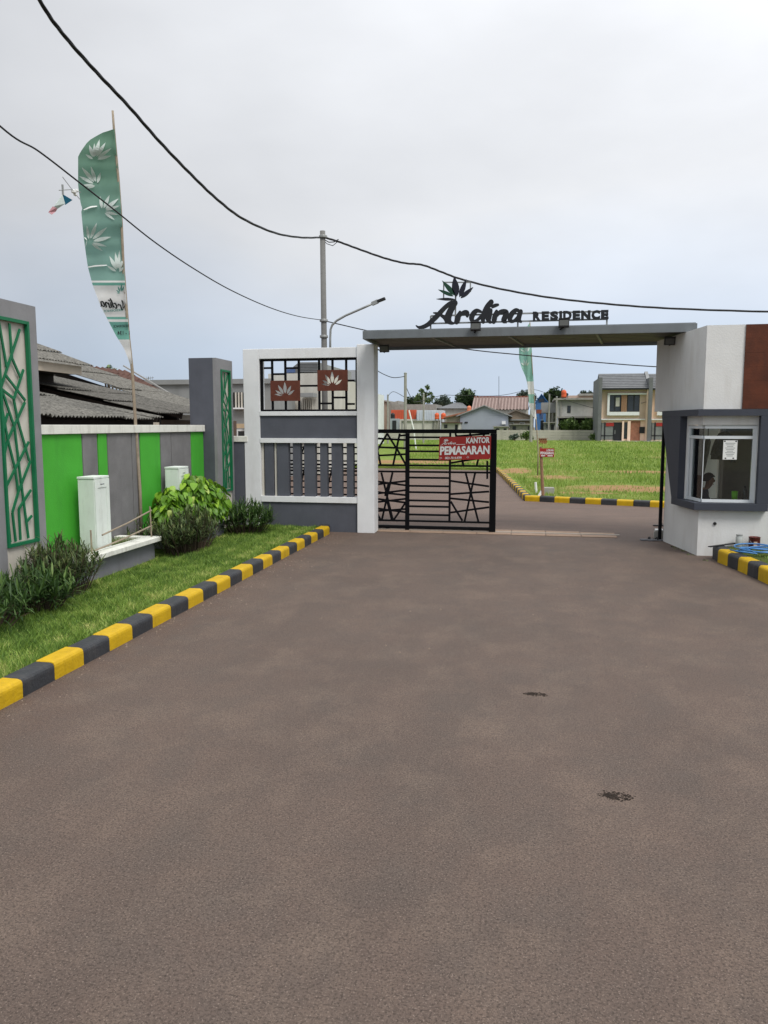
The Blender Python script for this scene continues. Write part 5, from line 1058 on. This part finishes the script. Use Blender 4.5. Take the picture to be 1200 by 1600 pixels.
for i in range(4):
    for j in range(9):
        x = ta_.x-.30*i; y = 20.0+.32*j; MB().add([(x, y, x*0+ta_.z+sl3*(x-ta_.x)), (x-.34, y, ta_.z+sl3*(x-.34-ta_.x)-.02), (x-.34, y+.16, ta_.z+sl3*(x-.34-ta_.x)+.04), (x, y+.16, ta_.z+sl3*(x-ta_.x)+.06), (x-.34, y+.3, ta_.z+sl3*(x-.34-ta_.x)-.02), (x, y+.3, ta_.z+sl3*(x-ta_.x))], [(0, 1, 2, 3), (3, 2, 4, 5)]).build('roof_tile', M_tile if (i < 2 and j < 2) else M_tile2, h)
MB().bar((ta_.x+.3, 22.95, ta_.z-sl3*-.3+.04), (ta_.x-1.4, 22.95, ta_.z-1.4*sl3+.1), .06, .04).build('verge_strip', M_hgrey2, h)

# ================================================================== buildings in the distance
def pbox(name, m, parent, xa, xb, yt, yb, Y, dep, bevel=0):
    """block whose front face lies at distance Y between two sight lines"""
    a = PY(xa, yt, Y); b = PY(xb, yb, Y); z0 = max(b.z, 0) if yb > 660 else b.z; return box(name, m, parent, a.x, b.x, Y, Y+dep, z0, a.z, bevel)
def building(name, label, xa, xb, yt, Y, dep, m, cat='house', group='houses beyond the plot', base=0):
    a, b = PY(xa, yt, Y), PY(xb, yt, Y); t = thing(name, ((a.x+b.x)/2, Y+dep/2, 0), label, cat, group); box('wall', m, t, a.x, b.x, Y, Y+dep, base, a.z); return t, a, b
def win(t, xa, xb, yt, yb, Y, m_frame, m_pane, fr=.06):
    a = PY(xa, yt, Y); b = PY(xb, yb, Y); f = MB().box(a.x, b.x, Y-.05, Y-.003, a.z-fr, a.z).box(a.x, b.x, Y-.05, Y-.003, b.z, b.z+fr).box(a.x, a.x+fr, Y-.05, Y-.003, b.z+fr, a.z-fr).box(b.x-fr, b.x, Y-.05, Y-.003, b.z+fr, a.z-fr).build('window', m_frame, t)
    box('pane', m_pane, f, a.x+fr, b.x-fr, Y-.025, Y-.008, b.z+fr, a.z-fr); return f
M_pane = mat('dark_glass', (44, 50, 56), .12, .2, 3, spec=.6); M_alu = mat('dark_aluminium', (36, 38, 42), .5, .05)
M_peach = mat('peach_paint', (232, 204, 184), .8, .05, .6, .1, 20, .15, (170, 130, 105), .6); M_tan = mat('tan_panel', (190, 170, 154), .8, .08, .8)
M_rooft = mat('slate_tile', (104, 106, 108), .7, .14, 2); M_bpan = mat('brick_facing', (150, 104, 84), .9, .25, 3, .4, 12)
M_hgrey = mat('house_grey', (140, 142, 142), .85, .10, 1, .2, 20, .4, (100, 100, 98), .8); M_pale = mat('pale_wall', (190, 188, 180), .85, .10, 1, .2, 20, .4, (140, 136, 126), .8)
# grey house behind the gate wall
YH = 27.
t, a, b = building('grey_house', 'grey rendered house with slatted balcony seen through the gate wall grille', 205, 424, 598, YH, 9, M_hgrey, group='houses left of the road')
pbox('parapet', M_hgrey, t, 204, 426, 594, 599, YH-.1, .15)
for k in range(7): pbox('baluster', M_cream, t, 367+4.6*k, 369.4+4.6*k, 613, 637, YH-.12, .1)
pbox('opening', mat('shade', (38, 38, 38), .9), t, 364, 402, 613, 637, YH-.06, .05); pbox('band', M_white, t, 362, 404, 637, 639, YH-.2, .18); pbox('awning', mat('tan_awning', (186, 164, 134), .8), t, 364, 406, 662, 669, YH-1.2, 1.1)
win(t, 370, 386, 671, 692, YH, M_white, M_pane); win(t, 300, 330, 668, 700, YH, M_white, M_pane)
t, a, b = building('balcony_house', 'pale two-storey house with louvred attic seen through the black grille', 419, 497, 584, 30., 9, M_pale, group='houses left of the road')
pbox('attic', M_hgrey, t, 466, 496, 566, 583.9, 30.6, 6)
for k in range(6): pbox('louvre', mat('louvre_grey', (96, 98, 100), .6), t, 467.5, 495.5, 567.5+2.4*k, 569+2.4*k, 30.4, .19)
ga = PY(445, 583.8, 30.4); gb = PY(467, 583.8, 30.4); gc = PY(462, 566, 30.4); MB().prism([(ga.x, ga.z), (gb.x, gb.z), (gb.x, gc.z)], 30.4, 36, 'y').build('lean_roof', M_rooft, t); pbox('blue_panel', mat('blue_sheet', (70, 90, 130), .6), t, 448, 460, 577, 582, 30.2, .12)
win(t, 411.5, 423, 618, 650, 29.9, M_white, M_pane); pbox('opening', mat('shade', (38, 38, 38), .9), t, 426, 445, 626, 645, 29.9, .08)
for k in range(6): pbox('baluster', M_cream, t, 448+3*k, 449.6+3*k, 627, 642, 29.85, .1)
for k in range(6): pbox('baluster', M_cream, t, 472+3*k, 473.6+3*k, 622, 642, 29.85, .1)
pbox('awning', M_hgrey, t, 468, 489, 614, 620, 29.3, .6)
for z_ in (655, 670, 690): pbox('band', M_white, t, 421, 496, z_, z_+2, 29.93, .06)
win(t, 428, 440, 676, 705, 30., M_white, M_pane); win(t, 452, 464, 676, 705, 30., M_white, M_pane); win(t, 476, 488, 676, 705, 30., M_white, M_pane)
t, a, b = building('terrace_house', 'pale terrace house with orange column seen through the right of the grille', 497, 543, 606, 62., 10, M_pale, group='houses left of the road')
pbox('column', mat('orange_paint', (196, 110, 72), .8), t, 526, 528.5, 606, 690, 61.8, .18)
for x in (500, 509, 531): win(t, x, x+6.5, 616, 630, 62., M_white, M_pane); win(t, x, x+6.5, 640, 655, 62., M_white, M_pane)
ra = PY(495, 606, 61.5); rb = PY(545, 606, 61.5); MB().prism([(61.5, ra.z), (73, ra.z), (67, ra.z+1.8)], ra.x, rb.x, 'x').build('roof', M_rooft, t)
t, a, b = building('white_house', 'white house beside the terrace seen between grille bars', 543.5, 572, 612, 72., 9, M_white, group='houses left of the road')
win(t, 547, 556, 618, 627, 72., M_alu, M_pane); pbox('band', M_hgrey, t, 543, 573, 634, 637, 71.6, .38); win(t, 547, 556, 640, 652, 72., M_alu, M_pane)

# peach townhouses
def townhouse(dx, label, right_cut=False):
    YQ = 98.; Zz = lambda x, y: (800+(x+dx)/5., 560+y/5.)
    a = PY(*Zz(692, 240), YQ); b = PY(*Zz(1082, 240), YQ); t = thing('townhouse', ((a.x+b.x)/2, YQ+4, 0), label, 'house', 'peach townhouses')
    q = lambda name, m, xa, ya, xb, yb, off=0., dep=.1: pbox(name, m, t, *[Zz(xa, 0)[0], Zz(xb, 0)[0]], Zz(0, ya)[1], Zz(0, yb)[1], YQ+off, dep)
    box('wall', M_peach, t, a.x, b.x, YQ, YQ+8, 0, a.z)
    q('side_fin', M_rooft, 682, 150, 692, 655, -1.2, 9); q('party_pier', M_peach, 1058, 230, 1084, 655, -.9, .88)
    # roof of tile courses
    e = PY(*Zz(694, 236), YQ-1.); rr = PY(*Zz(694, 122), YQ+3.2); xb_ = PY(*Zz(1068, 236), YQ-1.).x; n = 9
    for i in range(n):
        f0, f1 = i/n, (i+1)/n; y0_, y1_ = YQ-1.+4.2*f0, YQ-1.+4.2*f1+.08; z0_, z1_ = e.z+(rr.z-e.z)*f0, e.z+(rr.z-e.z)*f1
        MB().prism([(y0_, z0_+.07), (y0_, z0_), (y1_, z1_-.02), (y1_, z1_+.03)], e.x, xb_, 'x').build('tile_course', M_rooft, t)
    MB().prism([(YQ+3.2, rr.z), (YQ+8, e.z), (YQ+3.2, e.z)], e.x, xb_, 'x').build('rear_roof', M_rooft, t)
    q('eave_board', M_alu, 694, 233, 1070, 241, -1.02, 1); MB().prism([(YQ-1.05, e.z-.1), (YQ+3.2, rr.z+.25), (YQ+8, e.z)], xb_+.02, xb_+.4, 'x').build('parapet_wall', M_hgrey, t)
    # upper bay
    q('bay_frame', M_white, 748, 272, 1066, 282, -.5, .49); q('bay_frame', M_white, 748, 283, 760, 445, -.5, .49); q('bay_frame', M_white, 761, 418, 995, 445, -.5, .49)
    q('panel', M_tan, 1000, 284, 1062, 470, -.12, .11)
    for xa, xb2 in ((762, 800), (804, 850), (902, 950), (954, 996)): win(t, *[Zz(xa, 0)[0], Zz(xb2, 0)[0]], Zz(0, 285)[1], Zz(0, 416)[1], YQ-.05, M_alu, M_pane, .08)
    q('light_pane', M_pale, 812, 306, 840, 375, -.13, .03)
    for xa in (862, 876, 890): q('slat', M_wood, xa-5, 285, xa+3, 430, -.4, .2)
    q('floor_band', M_white, 692, 472, 1082, 481, -.3, .29)
    q('door', M_alu, 798, 500, 862, 642, -.06, .05); q('handle', M_steel, 803, 560, 806, 590, -.09, .03)
    q('glazing', mat('shop_glass', (120, 124, 122), .15, .3, 1, spec=.6), 692, 505, 796, 635, -.05, .04)
    for xa in (692, 722, 792): q('mullion', M_alu, xa, 500, xa+5, 640, -.1, .05)
    q('mullion', M_alu, 692, 600, 796, 606, -.1, .04); q('red_poster', M_red, 735, 503, 795, 530, -.12, .015)
    win(t, *[Zz(872, 0)[0], Zz(902, 0)[0]], Zz(0, 500)[1], Zz(0, 628)[1], YQ, M_alu, M_pane, .08); q('pier', M_peach, 862, 490, 871, 655, -.25, .24); q('pier', M_peach, 905, 490, 922, 655, -.25, .24)
    q('brick_panel', M_bpan, 923, 488, 998, 652, -.04, .03); q('vent_window', M_alu, 996, 535, 1045, 585, -.1, .09); q('step', M_pale, 690, 645, 1082, 660, -1.5, 1.5)
    return t
townhouse(0, 'peach two-storey townhouse with slate roof at the right end of the field'); townhouse(392, 'peach townhouse half hidden behind the guard booth')
# boundary wall of precast slabs across the far side
bwl = thing('precast_wall', PY(760, 688, 103.), 'pale precast concrete wall along the far side of the field', 'wall'); zt_ = PY(800, 672.5, 103.).z; x_a, x_b = PY(583, 680, 103.).x, PY(936, 680, 103.).x
M_pre = mat('precast', (176, 172, 162), .9, .12, .8, .2, 20, .5, (120, 116, 108), .7); n = int((x_b-x_a)/2.4); stp = (x_b-x_a)/n
pst = MB().box(-.08, .08, -.06, .06, 0, zt_+.04).mesh('wall_post', M_pre); slb = MB().box(-stp/2+.085, stp/2-.085, -.03, .03, 0, zt_/4-.02).mesh('slab', M_pre)
for i in range(n+1):
    link('wall_post', pst, (x_a+i*stp, 103, .05), bwl)
    if i < n:
        for j in range(4): link('slab', slb, (x_a+(i+.5)*stp, 103+random.uniform(-.01, .01), .06+j*zt_/4), bwl)
# concrete house
YC = 108.
t, a, b = building('concrete_house', 'unfinished grey concrete house with open ground floor left of the townhouses', 870, 938, 622.5, YC, 9, mat('raw_render', (172, 172, 170), .9, .12, 1, .2, 20, .4, (120, 120, 118), .8), base=PY(900, 651.5, YC).z)
pbox('roof_edge', M_conc, t, 866, 939, 622, 624.4, YC-.6, 10); win(t, 886.5, 891.5, 634, 645, YC, M_alu, M_pane); win(t, 931, 935, 634, 644, YC, M_alu, M_pane)
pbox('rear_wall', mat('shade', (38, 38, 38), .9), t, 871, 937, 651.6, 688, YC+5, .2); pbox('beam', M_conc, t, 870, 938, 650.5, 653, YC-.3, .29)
for x in (871, 897, 928): pbox('column', M_conc, t, x, x+1.6, 653.1, 690, YC-.1, .3)
pbox('downpipe', M_conc, t, 876, 877.2, 625, 650, YC-.25, .1)
t, a, b = building('stair_tower', 'narrow concrete frame with laundry beside the unfinished house', 846, 869.5, 629, 112., 6, M_hgrey, base=PY(850, 645, 112.).z)
for x in (846.5, 853, 862): pbox('column', M_conc, t, x, x+1.3, 645.1, 690, 112.1, .3)
pbox('hanging_cloth', mat('blue_cloth', (70, 90, 130), .9), t, 843, 848, 645, 655, 111.2, .1); pbox('door', M_alu, t, 844.5, 849.5, 657, 673, 111.4, .1); pbox('wall', M_pale, t, 855, 868, 646, 690, 114, .3)
pbox('awning', M_tile, t, 838, 846, 640, 646, 111., 1.)
def gable_house(name, label, xa, xb, ye, xp, yp, Y, dep, mw, mr, group='houses beyond the plot'):
    t, a, b = building(name, label, xa, xb, ye, Y, dep, mw, group=group); p_ = PY(xp, yp, Y)
    MB().prism([(a.x+.01, a.z), (b.x-.01, b.z), (p_.x, p_.z-.05)], Y, Y+dep, 'y').build('gable', mw, t)
    for q_ in (a, b): 
        s_ = -1 if q_ is a else 1; ex = Vector((q_.x+s_*.5, 0, q_.z-.5*(p_.z-q_.z)/abs(p_.x-q_.x)))
        MB().prism([(ex.x, ex.z), (ex.x, ex.z+.15), (p_.x, p_.z+.15), (p_.x, p_.z)], Y-.4, Y+dep+.3, 'y').build('roof_slope', mr, t)
    return t
t = gable_house('blue_house', 'blue house with a blue gable roof behind the far wall', 837, 856, 629, 846, 616.5, 128., 8, mat('blue_wall', (66, 110, 160), .8), mat('blue_roof', (60, 104, 158), .6)); pbox('window', M_pane, t, 842, 850, 623, 628, 127.9, .09)
t = gable_house('grey_gable_house', 'plain blue-grey house end with a broad gable behind the far wall', 719, 794, 649, 757, 634.5, 110., 9, mat('blue_grey_wall', (150, 156, 168), .85, .06, .6), M_hgrey); pbox('air_conditioner', M_white, t, 784, 790, 658, 663, 109.6, .39); pbox('vent', M_alu, t, 726, 731, 659, 661, 109.9, .09)
t = gable_house('brown_gable_house', 'low weathered brown gabled house beside the grey gable', 785, 834, 652, 806, 642, 114., 9, mat('weathered_brown', (146, 132, 116), .9, .15, 1), mat('brown_roof', (110, 100, 90), .9)); win(t, 795, 803, 660, 668, 114., M_white, M_pane); win(t, 812, 820, 660, 668, 114., M_white, M_pane); pbox('grille', M_hgrey, t, 786, 832, 655, 657, 113.6, .39)
t, a, b = building('tile_roof_house', 'long house with ribbed pinkish brown roof in the middle of the row', 737, 825, 640, 126., 10, M_pale)
za_, zb2 = PY(780, 640, 125.5).z, PY(780, 620.5, 131.).z; n = 34; M_prf = [mat('pink_tile', (150, 132, 126), .85, .12, 2), mat('brown_tile', (114, 96, 90), .85, .12, 2)]
for i in range(n):
    xa_ = a.x+(b.x-a.x)*i/n; xb3 = a.x+(b.x-a.x)*(i+1)/n; k_ = .10*(i % 2); MB().prism([(125.5, za_+k_), (131, zb2+k_), (136.5, za_+k_), (131, zb2-.3)], xa_, xb3, 'x').build('roof_rib', M_prf[i % 2], t)
MB().bar((a.x, 131, zb2+.05), (b.x, 131, zb2+.05), .3, .2).build('ridge', M_tile, t)
t, a, b = building('hip_roof_house', 'white house with low dark grey hipped roof left of the ribbed roof', 684, 729, 637.5, 128., 10, M_pale); e0, e1 = PY(682, 638, 127.5), PY(731, 638, 127.5); r0, r1 = PY(712, 629, 132.), PY(722, 629, 132.)
MB().add([(e0.x, 127.5, e0.z), (e1.x, 127.5, e1.z), (e1.x, 138, e1.z), (e0.x, 138, e0.z), (r0.x, 132, r0.z), (r1.x, 132, r1.z)], [(0, 1, 5, 4), (1, 2, 5), (2, 3, 4, 5), (3, 0, 4), (3, 2, 1, 0)]).build('roof', M_rooft, t)
t, a, b = building('long_concrete_building', 'long bare concrete building with flat parapet behind orange sheeting', 597, 681, 632, 126., 9, M_conc); ra = PY(597, 632, 126); MB().prism([(ra.x, ra.z), (PY(622, 632, 126).x, ra.z), (PY(622, 632, 126).x, ra.z+.6)], 126.2, 134, 'y').build('sloping_parapet', M_conc, t)
t, a, b = building('sheeted_shed', 'shed with orange-red sheet front', 611, 650, 640.5, 118., 5, mat('orange_sheet', (200, 96, 70), .7, .12, 1)); pbox('plinth', M_pale, t, 610.5, 650.5, 655, 690, 117.8, .19)
for k in range(12): pbox('rib', mat('orange_sheet', (200, 96, 70), .7, .12, 1), t, 611.5+3.2*k, 612+3.2*k, 641, 654.5, 117.9, .09)
t, a, b = building('pale_shed', 'shed with pale bluish sheet front beside the orange one', 651, 690, 641, 117., 5, mat('pale_blue_sheet', (196, 204, 212), .6, .08, 1)); pbox('wall', M_pale, t, 627, 687, 657.5, 690, 113., .3)
for k in range(10): pbox('rib', mat('pale_blue_sheet', (196, 204, 212), .6, .08, 1), t, 652+3.8*k, 652.6+3.8*k, 641.5, 655, 116.9, .09)
for k in range(4): pbox('panel_edge', M_hgrey, t, 628+16*k, 628.6+16*k, 658, 690, 112.9, .09)
pbox('coping', M_conc, t, 626.5, 687.5, 657, 658.2, 112.8, .5)
t, a, b = building('beige_house', 'beige house with a sloping brown lean-to roof left of the grey gable', 697, 724, 650, 112., 7, mat('beige_wall', (180, 170, 152), .85, .1, 1)); e0, e1 = PY(693, 653.5, 111.4), PY(738, 643, 111.4); MB().prism([(e0.x, e0.z), (e1.x, e1.z), (e1.x, e1.z+.25), (e0.x, e0.z+.2)], 111.4, 119, 'y').build('roof', M_bpan, t)
t, a, b = building('brown_balcony_building', 'brownish building with balcony at the left end of the far row', 583, 598, 627, 122., 8, mat('dun_wall', (150, 132, 116), .85, .12, 1)); pbox('roof', M_conc, t, 580, 600, 625, 627, 121.4, 9)
for x in (586, 592): win(t, x, x+4, 633, 641, 122., M_alu, M_pane)
pbox('balcony', mat('orange_paint', (196, 110, 72), .8), t, 591, 594, 641, 655, 121.6, .3)
t, a, b = building('kiosk', 'small grey-blue kiosk at the foot of the orange shed', 609.5, 621, 654, 112., 2, mat('kiosk_grey', (150, 158, 164), .7)); pbox('door', M_alu, t, 613, 619, 657, 690, 111.9, .09)
t, a, b = building('pink_roof_building', 'pinkish building far behind the concrete house', 888, 926, 618, 138., 8, mat('pink_wall', (190, 166, 152), .85, .1, 1)); pbox('roof', M_conc, t, 905, 930, 615, 618, 137.5, 8)
for nm_, lab_, xa_, xb_, yt_, yy_, mm_ in (('low_shed', 'low pale shed with flat roof in front of the blue-grey gable', 771, 794, 667, 106., M_pale), ('low_shed', 'low weathered shed in front of the brown gabled house', 797, 832, 663.5, 107., M_conc), ('stall', 'small dark open stall between the banner and the concrete house', 850, 868, 661, 107., M_hgrey), ('low_shed', 'low rusty-roofed shed in front of the beige house', 690, 718, 661, 107., M_pale)):
    t, a, b = building(nm_, lab_, xa_, xb_, yt_, yy_, 3, mm_); pbox('roof', M_tile2 if 'rusty' in lab_ else M_conc, t, xa_-1, xb_+1, yt_-1.4, yt_-.1, yy_-.6, 4); win(t, xa_+4, xa_+9, yt_+2.5, yt_+8, yy_, M_alu, M_pane)
    pbox('door', M_alu, t, xb_-7, xb_-3, yt_+2.5, 690, yy_-.05, .04)
def tank(px, yb, yt, wpx, Y, label, m, dz=None):
    a = PY(px, yb, Y); b = PY(px, yt, Y); r = (PY(px+wpx/2, yb, Y).x-a.x); h_ = b.z-a.z; t = thing('water_tank', a, label, 'water tank', 'rooftop water tanks')
    MB().lathe(a, [(r*.96, 0), (r, h_*.05), (r, h_*.35), (r*.95, h_*.38), (r, h_*.42), (r, h_*.75), (r*.75, h_*.9), (r*.35, h_*.95)], 14).build('body', m, t, smooth=True); MB().lathe(a, [(r*.34, h_*.951), (r*.34, h_), (r*.3, h_*1.01)], 12).build('lid', m, t)
    sd = MB()
    for sx in (-.7, .7): sd.box(a.x+sx*r-.06, a.x+sx*r+.06, Y-.06, Y+.06, 0 if Y < 130 else max(0, a.z-3), a.z)
    sd.build('stand', M_conc, t); return t
M_ot = mat('orange_tank', (206, 92, 52), .5, .06, 2)
tank(682.7, 655, 645, 7, 112.5, 'orange water tank, left of the pair above the pale wall', M_ot); tank(692.7, 655, 645, 7.5, 112.5, 'orange water tank, right of the pair above the pale wall', M_ot)
tank(733, 643, 634, 7, 124., 'orange water tank beside the ribbed roof', mat('faded_tank', (214, 130, 96), .5)); tank(881, 621, 609, 8, 140., 'orange water tank high above the concrete house', M_ot); tank(613.7, 655, 645, 6.5, 113., 'black water tank beside the orange shed', M_blkplastic)

# ------------------------------------------------------------------ trees
M_leaf = [blade_mat('tree_leaves_%d' % i, c, .15) for i, c in enumerate(([(46, 62, 44), (62, 82, 52), (82, 104, 66), (106, 124, 82)], [(70, 90, 54), (94, 118, 68), (120, 142, 84), (146, 162, 108)], [(74, 86, 80), (90, 104, 94), (108, 122, 108), (126, 138, 122)]))]
def tree(px, yb, Y, ht, label, clumps, m=0, ls=.3, n=260, name='tree', base_z=0, group='trees beyond the plot'):
    """clumps: (px, py, radius in metres); trunk and limbs run from the ground to every clump"""
    b = PY(px, yb, Y); t = thing(name, (b.x, Y, base_z), label, 'tree', group); tr_ = MB(); v = []; tone = []; pos = []; top = max(PY(x, y, Y).z for x, y, r in clumps); fork = Vector((b.x, Y, base_z+(top-base_z)*.5))
    tr_.tube([(b.x, Y, base_z), (b.x+.05, Y, base_z+(top-base_z)*.25), tuple(fork)], [.22, .17, .13], 7)
    for x, y, r in clumps:
        c_ = PY(x, y, Y+random.uniform(-1, 1)*r); tr_.tube([tuple(fork), tuple(fork.lerp(c_, .5)+Vector((0, 0, -.2))), tuple(c_)], [.09, .06, .03], 5)
        for k in range(int(n*r*r)+40):
            d = Vector((random.gauss(0, 1), random.gauss(0, 1), random.gauss(0, 1))).normalized(); rr = r*random.uniform(.35, 1.0)*(1+.22*math.sin(d.x*5+x)*math.sin(d.z*6+y))
            pos.append(c_+d*rr*Vector((1, 1, .85)).length/1.65 if False else c_+Vector((d.x*rr, d.y*rr, d.z*rr*.85))); tone.append(min(1, max(0, random.gauss(.4, .22))))
    mb = MB()
    for p_ in pos:
        a1 = Vector((random.gauss(0, 1), random.gauss(0, 1), random.gauss(0, .6))).normalized(); a2 = a1.cross(Vector((random.random(), random.random(), 1))).normalized(); s_ = ls*random.uniform(.6, 1.3); k = len(mb.v)
        mb.v += [tuple(p_-a1*s_), tuple(p_+a2*s_*.5), tuple(p_+a1*s_), tuple(p_-a2*s_*.5)]; mb.f.append((k, k+1, k+2, k+3))
    o = mb.build('crown', M_leaf[m], t); at = o.data.attributes.new('tone', 'FLOAT', 'POINT'); at.data.foreach_set('value', np.repeat(np.array(tone, np.float32), 4)); o['kind'] = 'stuff'; tr_.build('trunk', M_bark, t); return t
tree(729, 668, 135., 0, 'dense round dark tree rising behind the hipped roof', [(729, 622, 1.9), (721, 626, 1.3), (737, 625, 1.4), (730, 615, 1.1), (724, 631, 1.2), (735, 632, 1.2)], 0, .28)
tree(661, 668, 134., 0, 'sparse tree with separate leaf clumps behind the long concrete building', [(659, 611, .55), (668, 605, .5), (655, 620, .7), (664, 617, .7), (672, 615, .45), (661, 626, .8), (652, 626, .6), (670, 626, .7), (676, 621, .4)], 1, .22)
tree(646, 668, 140., 0, 'low dark tree top left of the sparse tree', [(640, 628, 1.0), (648, 627, 1.1), (654, 630, .9)], 0, .28)
tree(692, 668, 150., 0, 'hazy dark tree between the sparse tree and the round one', [(688, 629, 1.3), (694, 626, 1.4), (698, 632, 1.2), (683, 632, 1.0)], 2, .28)
tree(822, 668, 150., 0, 'dark tree top behind the pale banner', [(814, 621, 1.2), (822, 618, 1.4), (830, 622, 1.2)], 2, .28)
tree(865, 668, 148., 0, 'broad dark tree behind the blue house', [(858, 621, 1.5), (867, 617, 1.7), (876, 621, 1.4), (868, 626, 1.6), (857, 627, 1.3)], 0, .3)
tree(918, 668, 150., 0, 'dark tree top behind the pinkish building', [(912, 615, .7), (922, 616, .8), (931, 620, .9)], 2, .28)
tree(889, 687, 106., 0, 'green bush in front of the open ground floor, left one', [(884, 664, .9), (891, 661, 1.0), (897, 666, .8), (888, 669, .9)], 1, .22, group='bushes along the far wall')
tree(921, 687, 106., 0, 'green bush in front of the open ground floor, right one', [(914, 666, .8), (921, 662, 1.0), (929, 663, .9), (924, 669, .9)], 1, .22, group='bushes along the far wall')
tree(930, 690, 101., 0, 'yellowish shrub at the corner of the peach townhouse', [(926, 683, .55), (932, 681, .6)], 1, .18, group='bushes along the far wall')
tree(822, 692, 99., 0, 'low shrub at the foot of the precast wall', [(818, 681, .5), (824, 678, .6), (828, 683, .5)], 1, .18, group='bushes along the far wall')
tree(803, 692, 99., 0, 'small grey-green shrub left along the precast wall', [(800, 684, .5), (805, 682, .5)], 2, .18, group='bushes along the far wall')
tree(172, 640, 34., 0, 'pale green tree top above the old roofs', [(163, 584, .20), (170, 580, .30), (177, 586, .28), (168, 590, .28), (185, 588, .16)], 1, .09, 1500, group='trees behind the old houses')
tree(192, 640, 36., 0, 'darker tree top beside the pale one above the old roofs', [(186, 597, .3), (193, 599, .3), (200, 595, .2)], 0, .09, 1500, group='trees behind the old houses')

# ------------------------------------------------------------------ far poles, wires and aerials
def far_pole(px, yt, Y, r, label, base=.05, group='poles beyond the gate'):
    a = PY(px, yt, Y); t = thing('lamp_pole', (a.x, Y, base), label, 'pole', group); MB().tube([(a.x, Y, base), (a.x, Y, a.z)], [r*1.2, r], 8).build('pole', M_conc, t); MB().lathe((a.x, Y, a.z), [(r*1.1, -.05), (r*1.2, 0), (r*.4, .08)], 8).build('cap', M_steel, t); return t
far_pole(633.5, 583, 60., .11, 'tallest grey pole seen above the gate beside the white pier'); p2_ = far_pole(606, 617, 80., .09, 'shorter grey pole nearest the white pier'); far_pole(662, 615, 84., .09, 'slim grey pole above the middle of the gate')
far_pole(830.5, 640, 90., .15, 'thick pale pole stub standing in the field behind the banner'); far_pole(858.5, 616, 104., .10, 'grey pole beside the blue house'); far_pole(870, 620, 104., .10, 'grey pole at the corner of the concrete house')
a = PY(639, 641, 60.); b = PY(646.5, 672, 60.); tag(MB().tube([tuple(a), tuple(b), (b.x+.2, 60, .05)], .06, 6).build('leaning_strut', M_wprint), 'white strut leaning against the tallest pole', 'strut')
def wire(label, pts, r): return tag(MB().tube([tuple(PY(*p_)) for p_ in crom(pts, 6)], r, 5, False).build('far_wire', M_cable), label, 'wire', 'wires beyond the gate')
wire('wire from the white pier to the tallest pole', [(560, 566, 56), (585, 577, 57), (600, 585, 58), (615, 590, 59), (633, 588, 60)], .03)
wire('wire running from the tallest pole to the banner and beyond', [(633, 600, 60), (640, 617, 62), (650, 628, 65), (690, 618, 80), (720, 618, 90), (780, 618, 98), (829, 609, 100), (850, 613, 102), (870, 619, 104), (900, 630, 104), (950, 640, 103), (1010, 628, 97)], .028)
wire('faint wire between the two left poles', [(606, 619, 80), (615, 612, 74), (633, 621, 62)], .025)
wire('thin aerial mast above the ribbed roof', [(779.5, 588, 124), (779.5, 600, 124), (779.5, 620, 124), (779.5, 640, 124)], .035)
t = thing('television_aerial', PY(231, 600, 30.), 'small television aerial above the grey house', 'aerial')
MB().tube([PY(231, 606, 30.), PY(232, 589, 30.)], .02, 5).build('mast', M_steel, t); MB().tube([PY(224, 592, 30.), PY(240, 590, 30.)], .012, 5).build('boom', M_steel, t)
for k in range(5): MB().tube([PY(225+3.4*k, 588, 29.9), PY(225+3.4*k, 595, 30.1)], .008, 4).build('rod', M_steel, t)
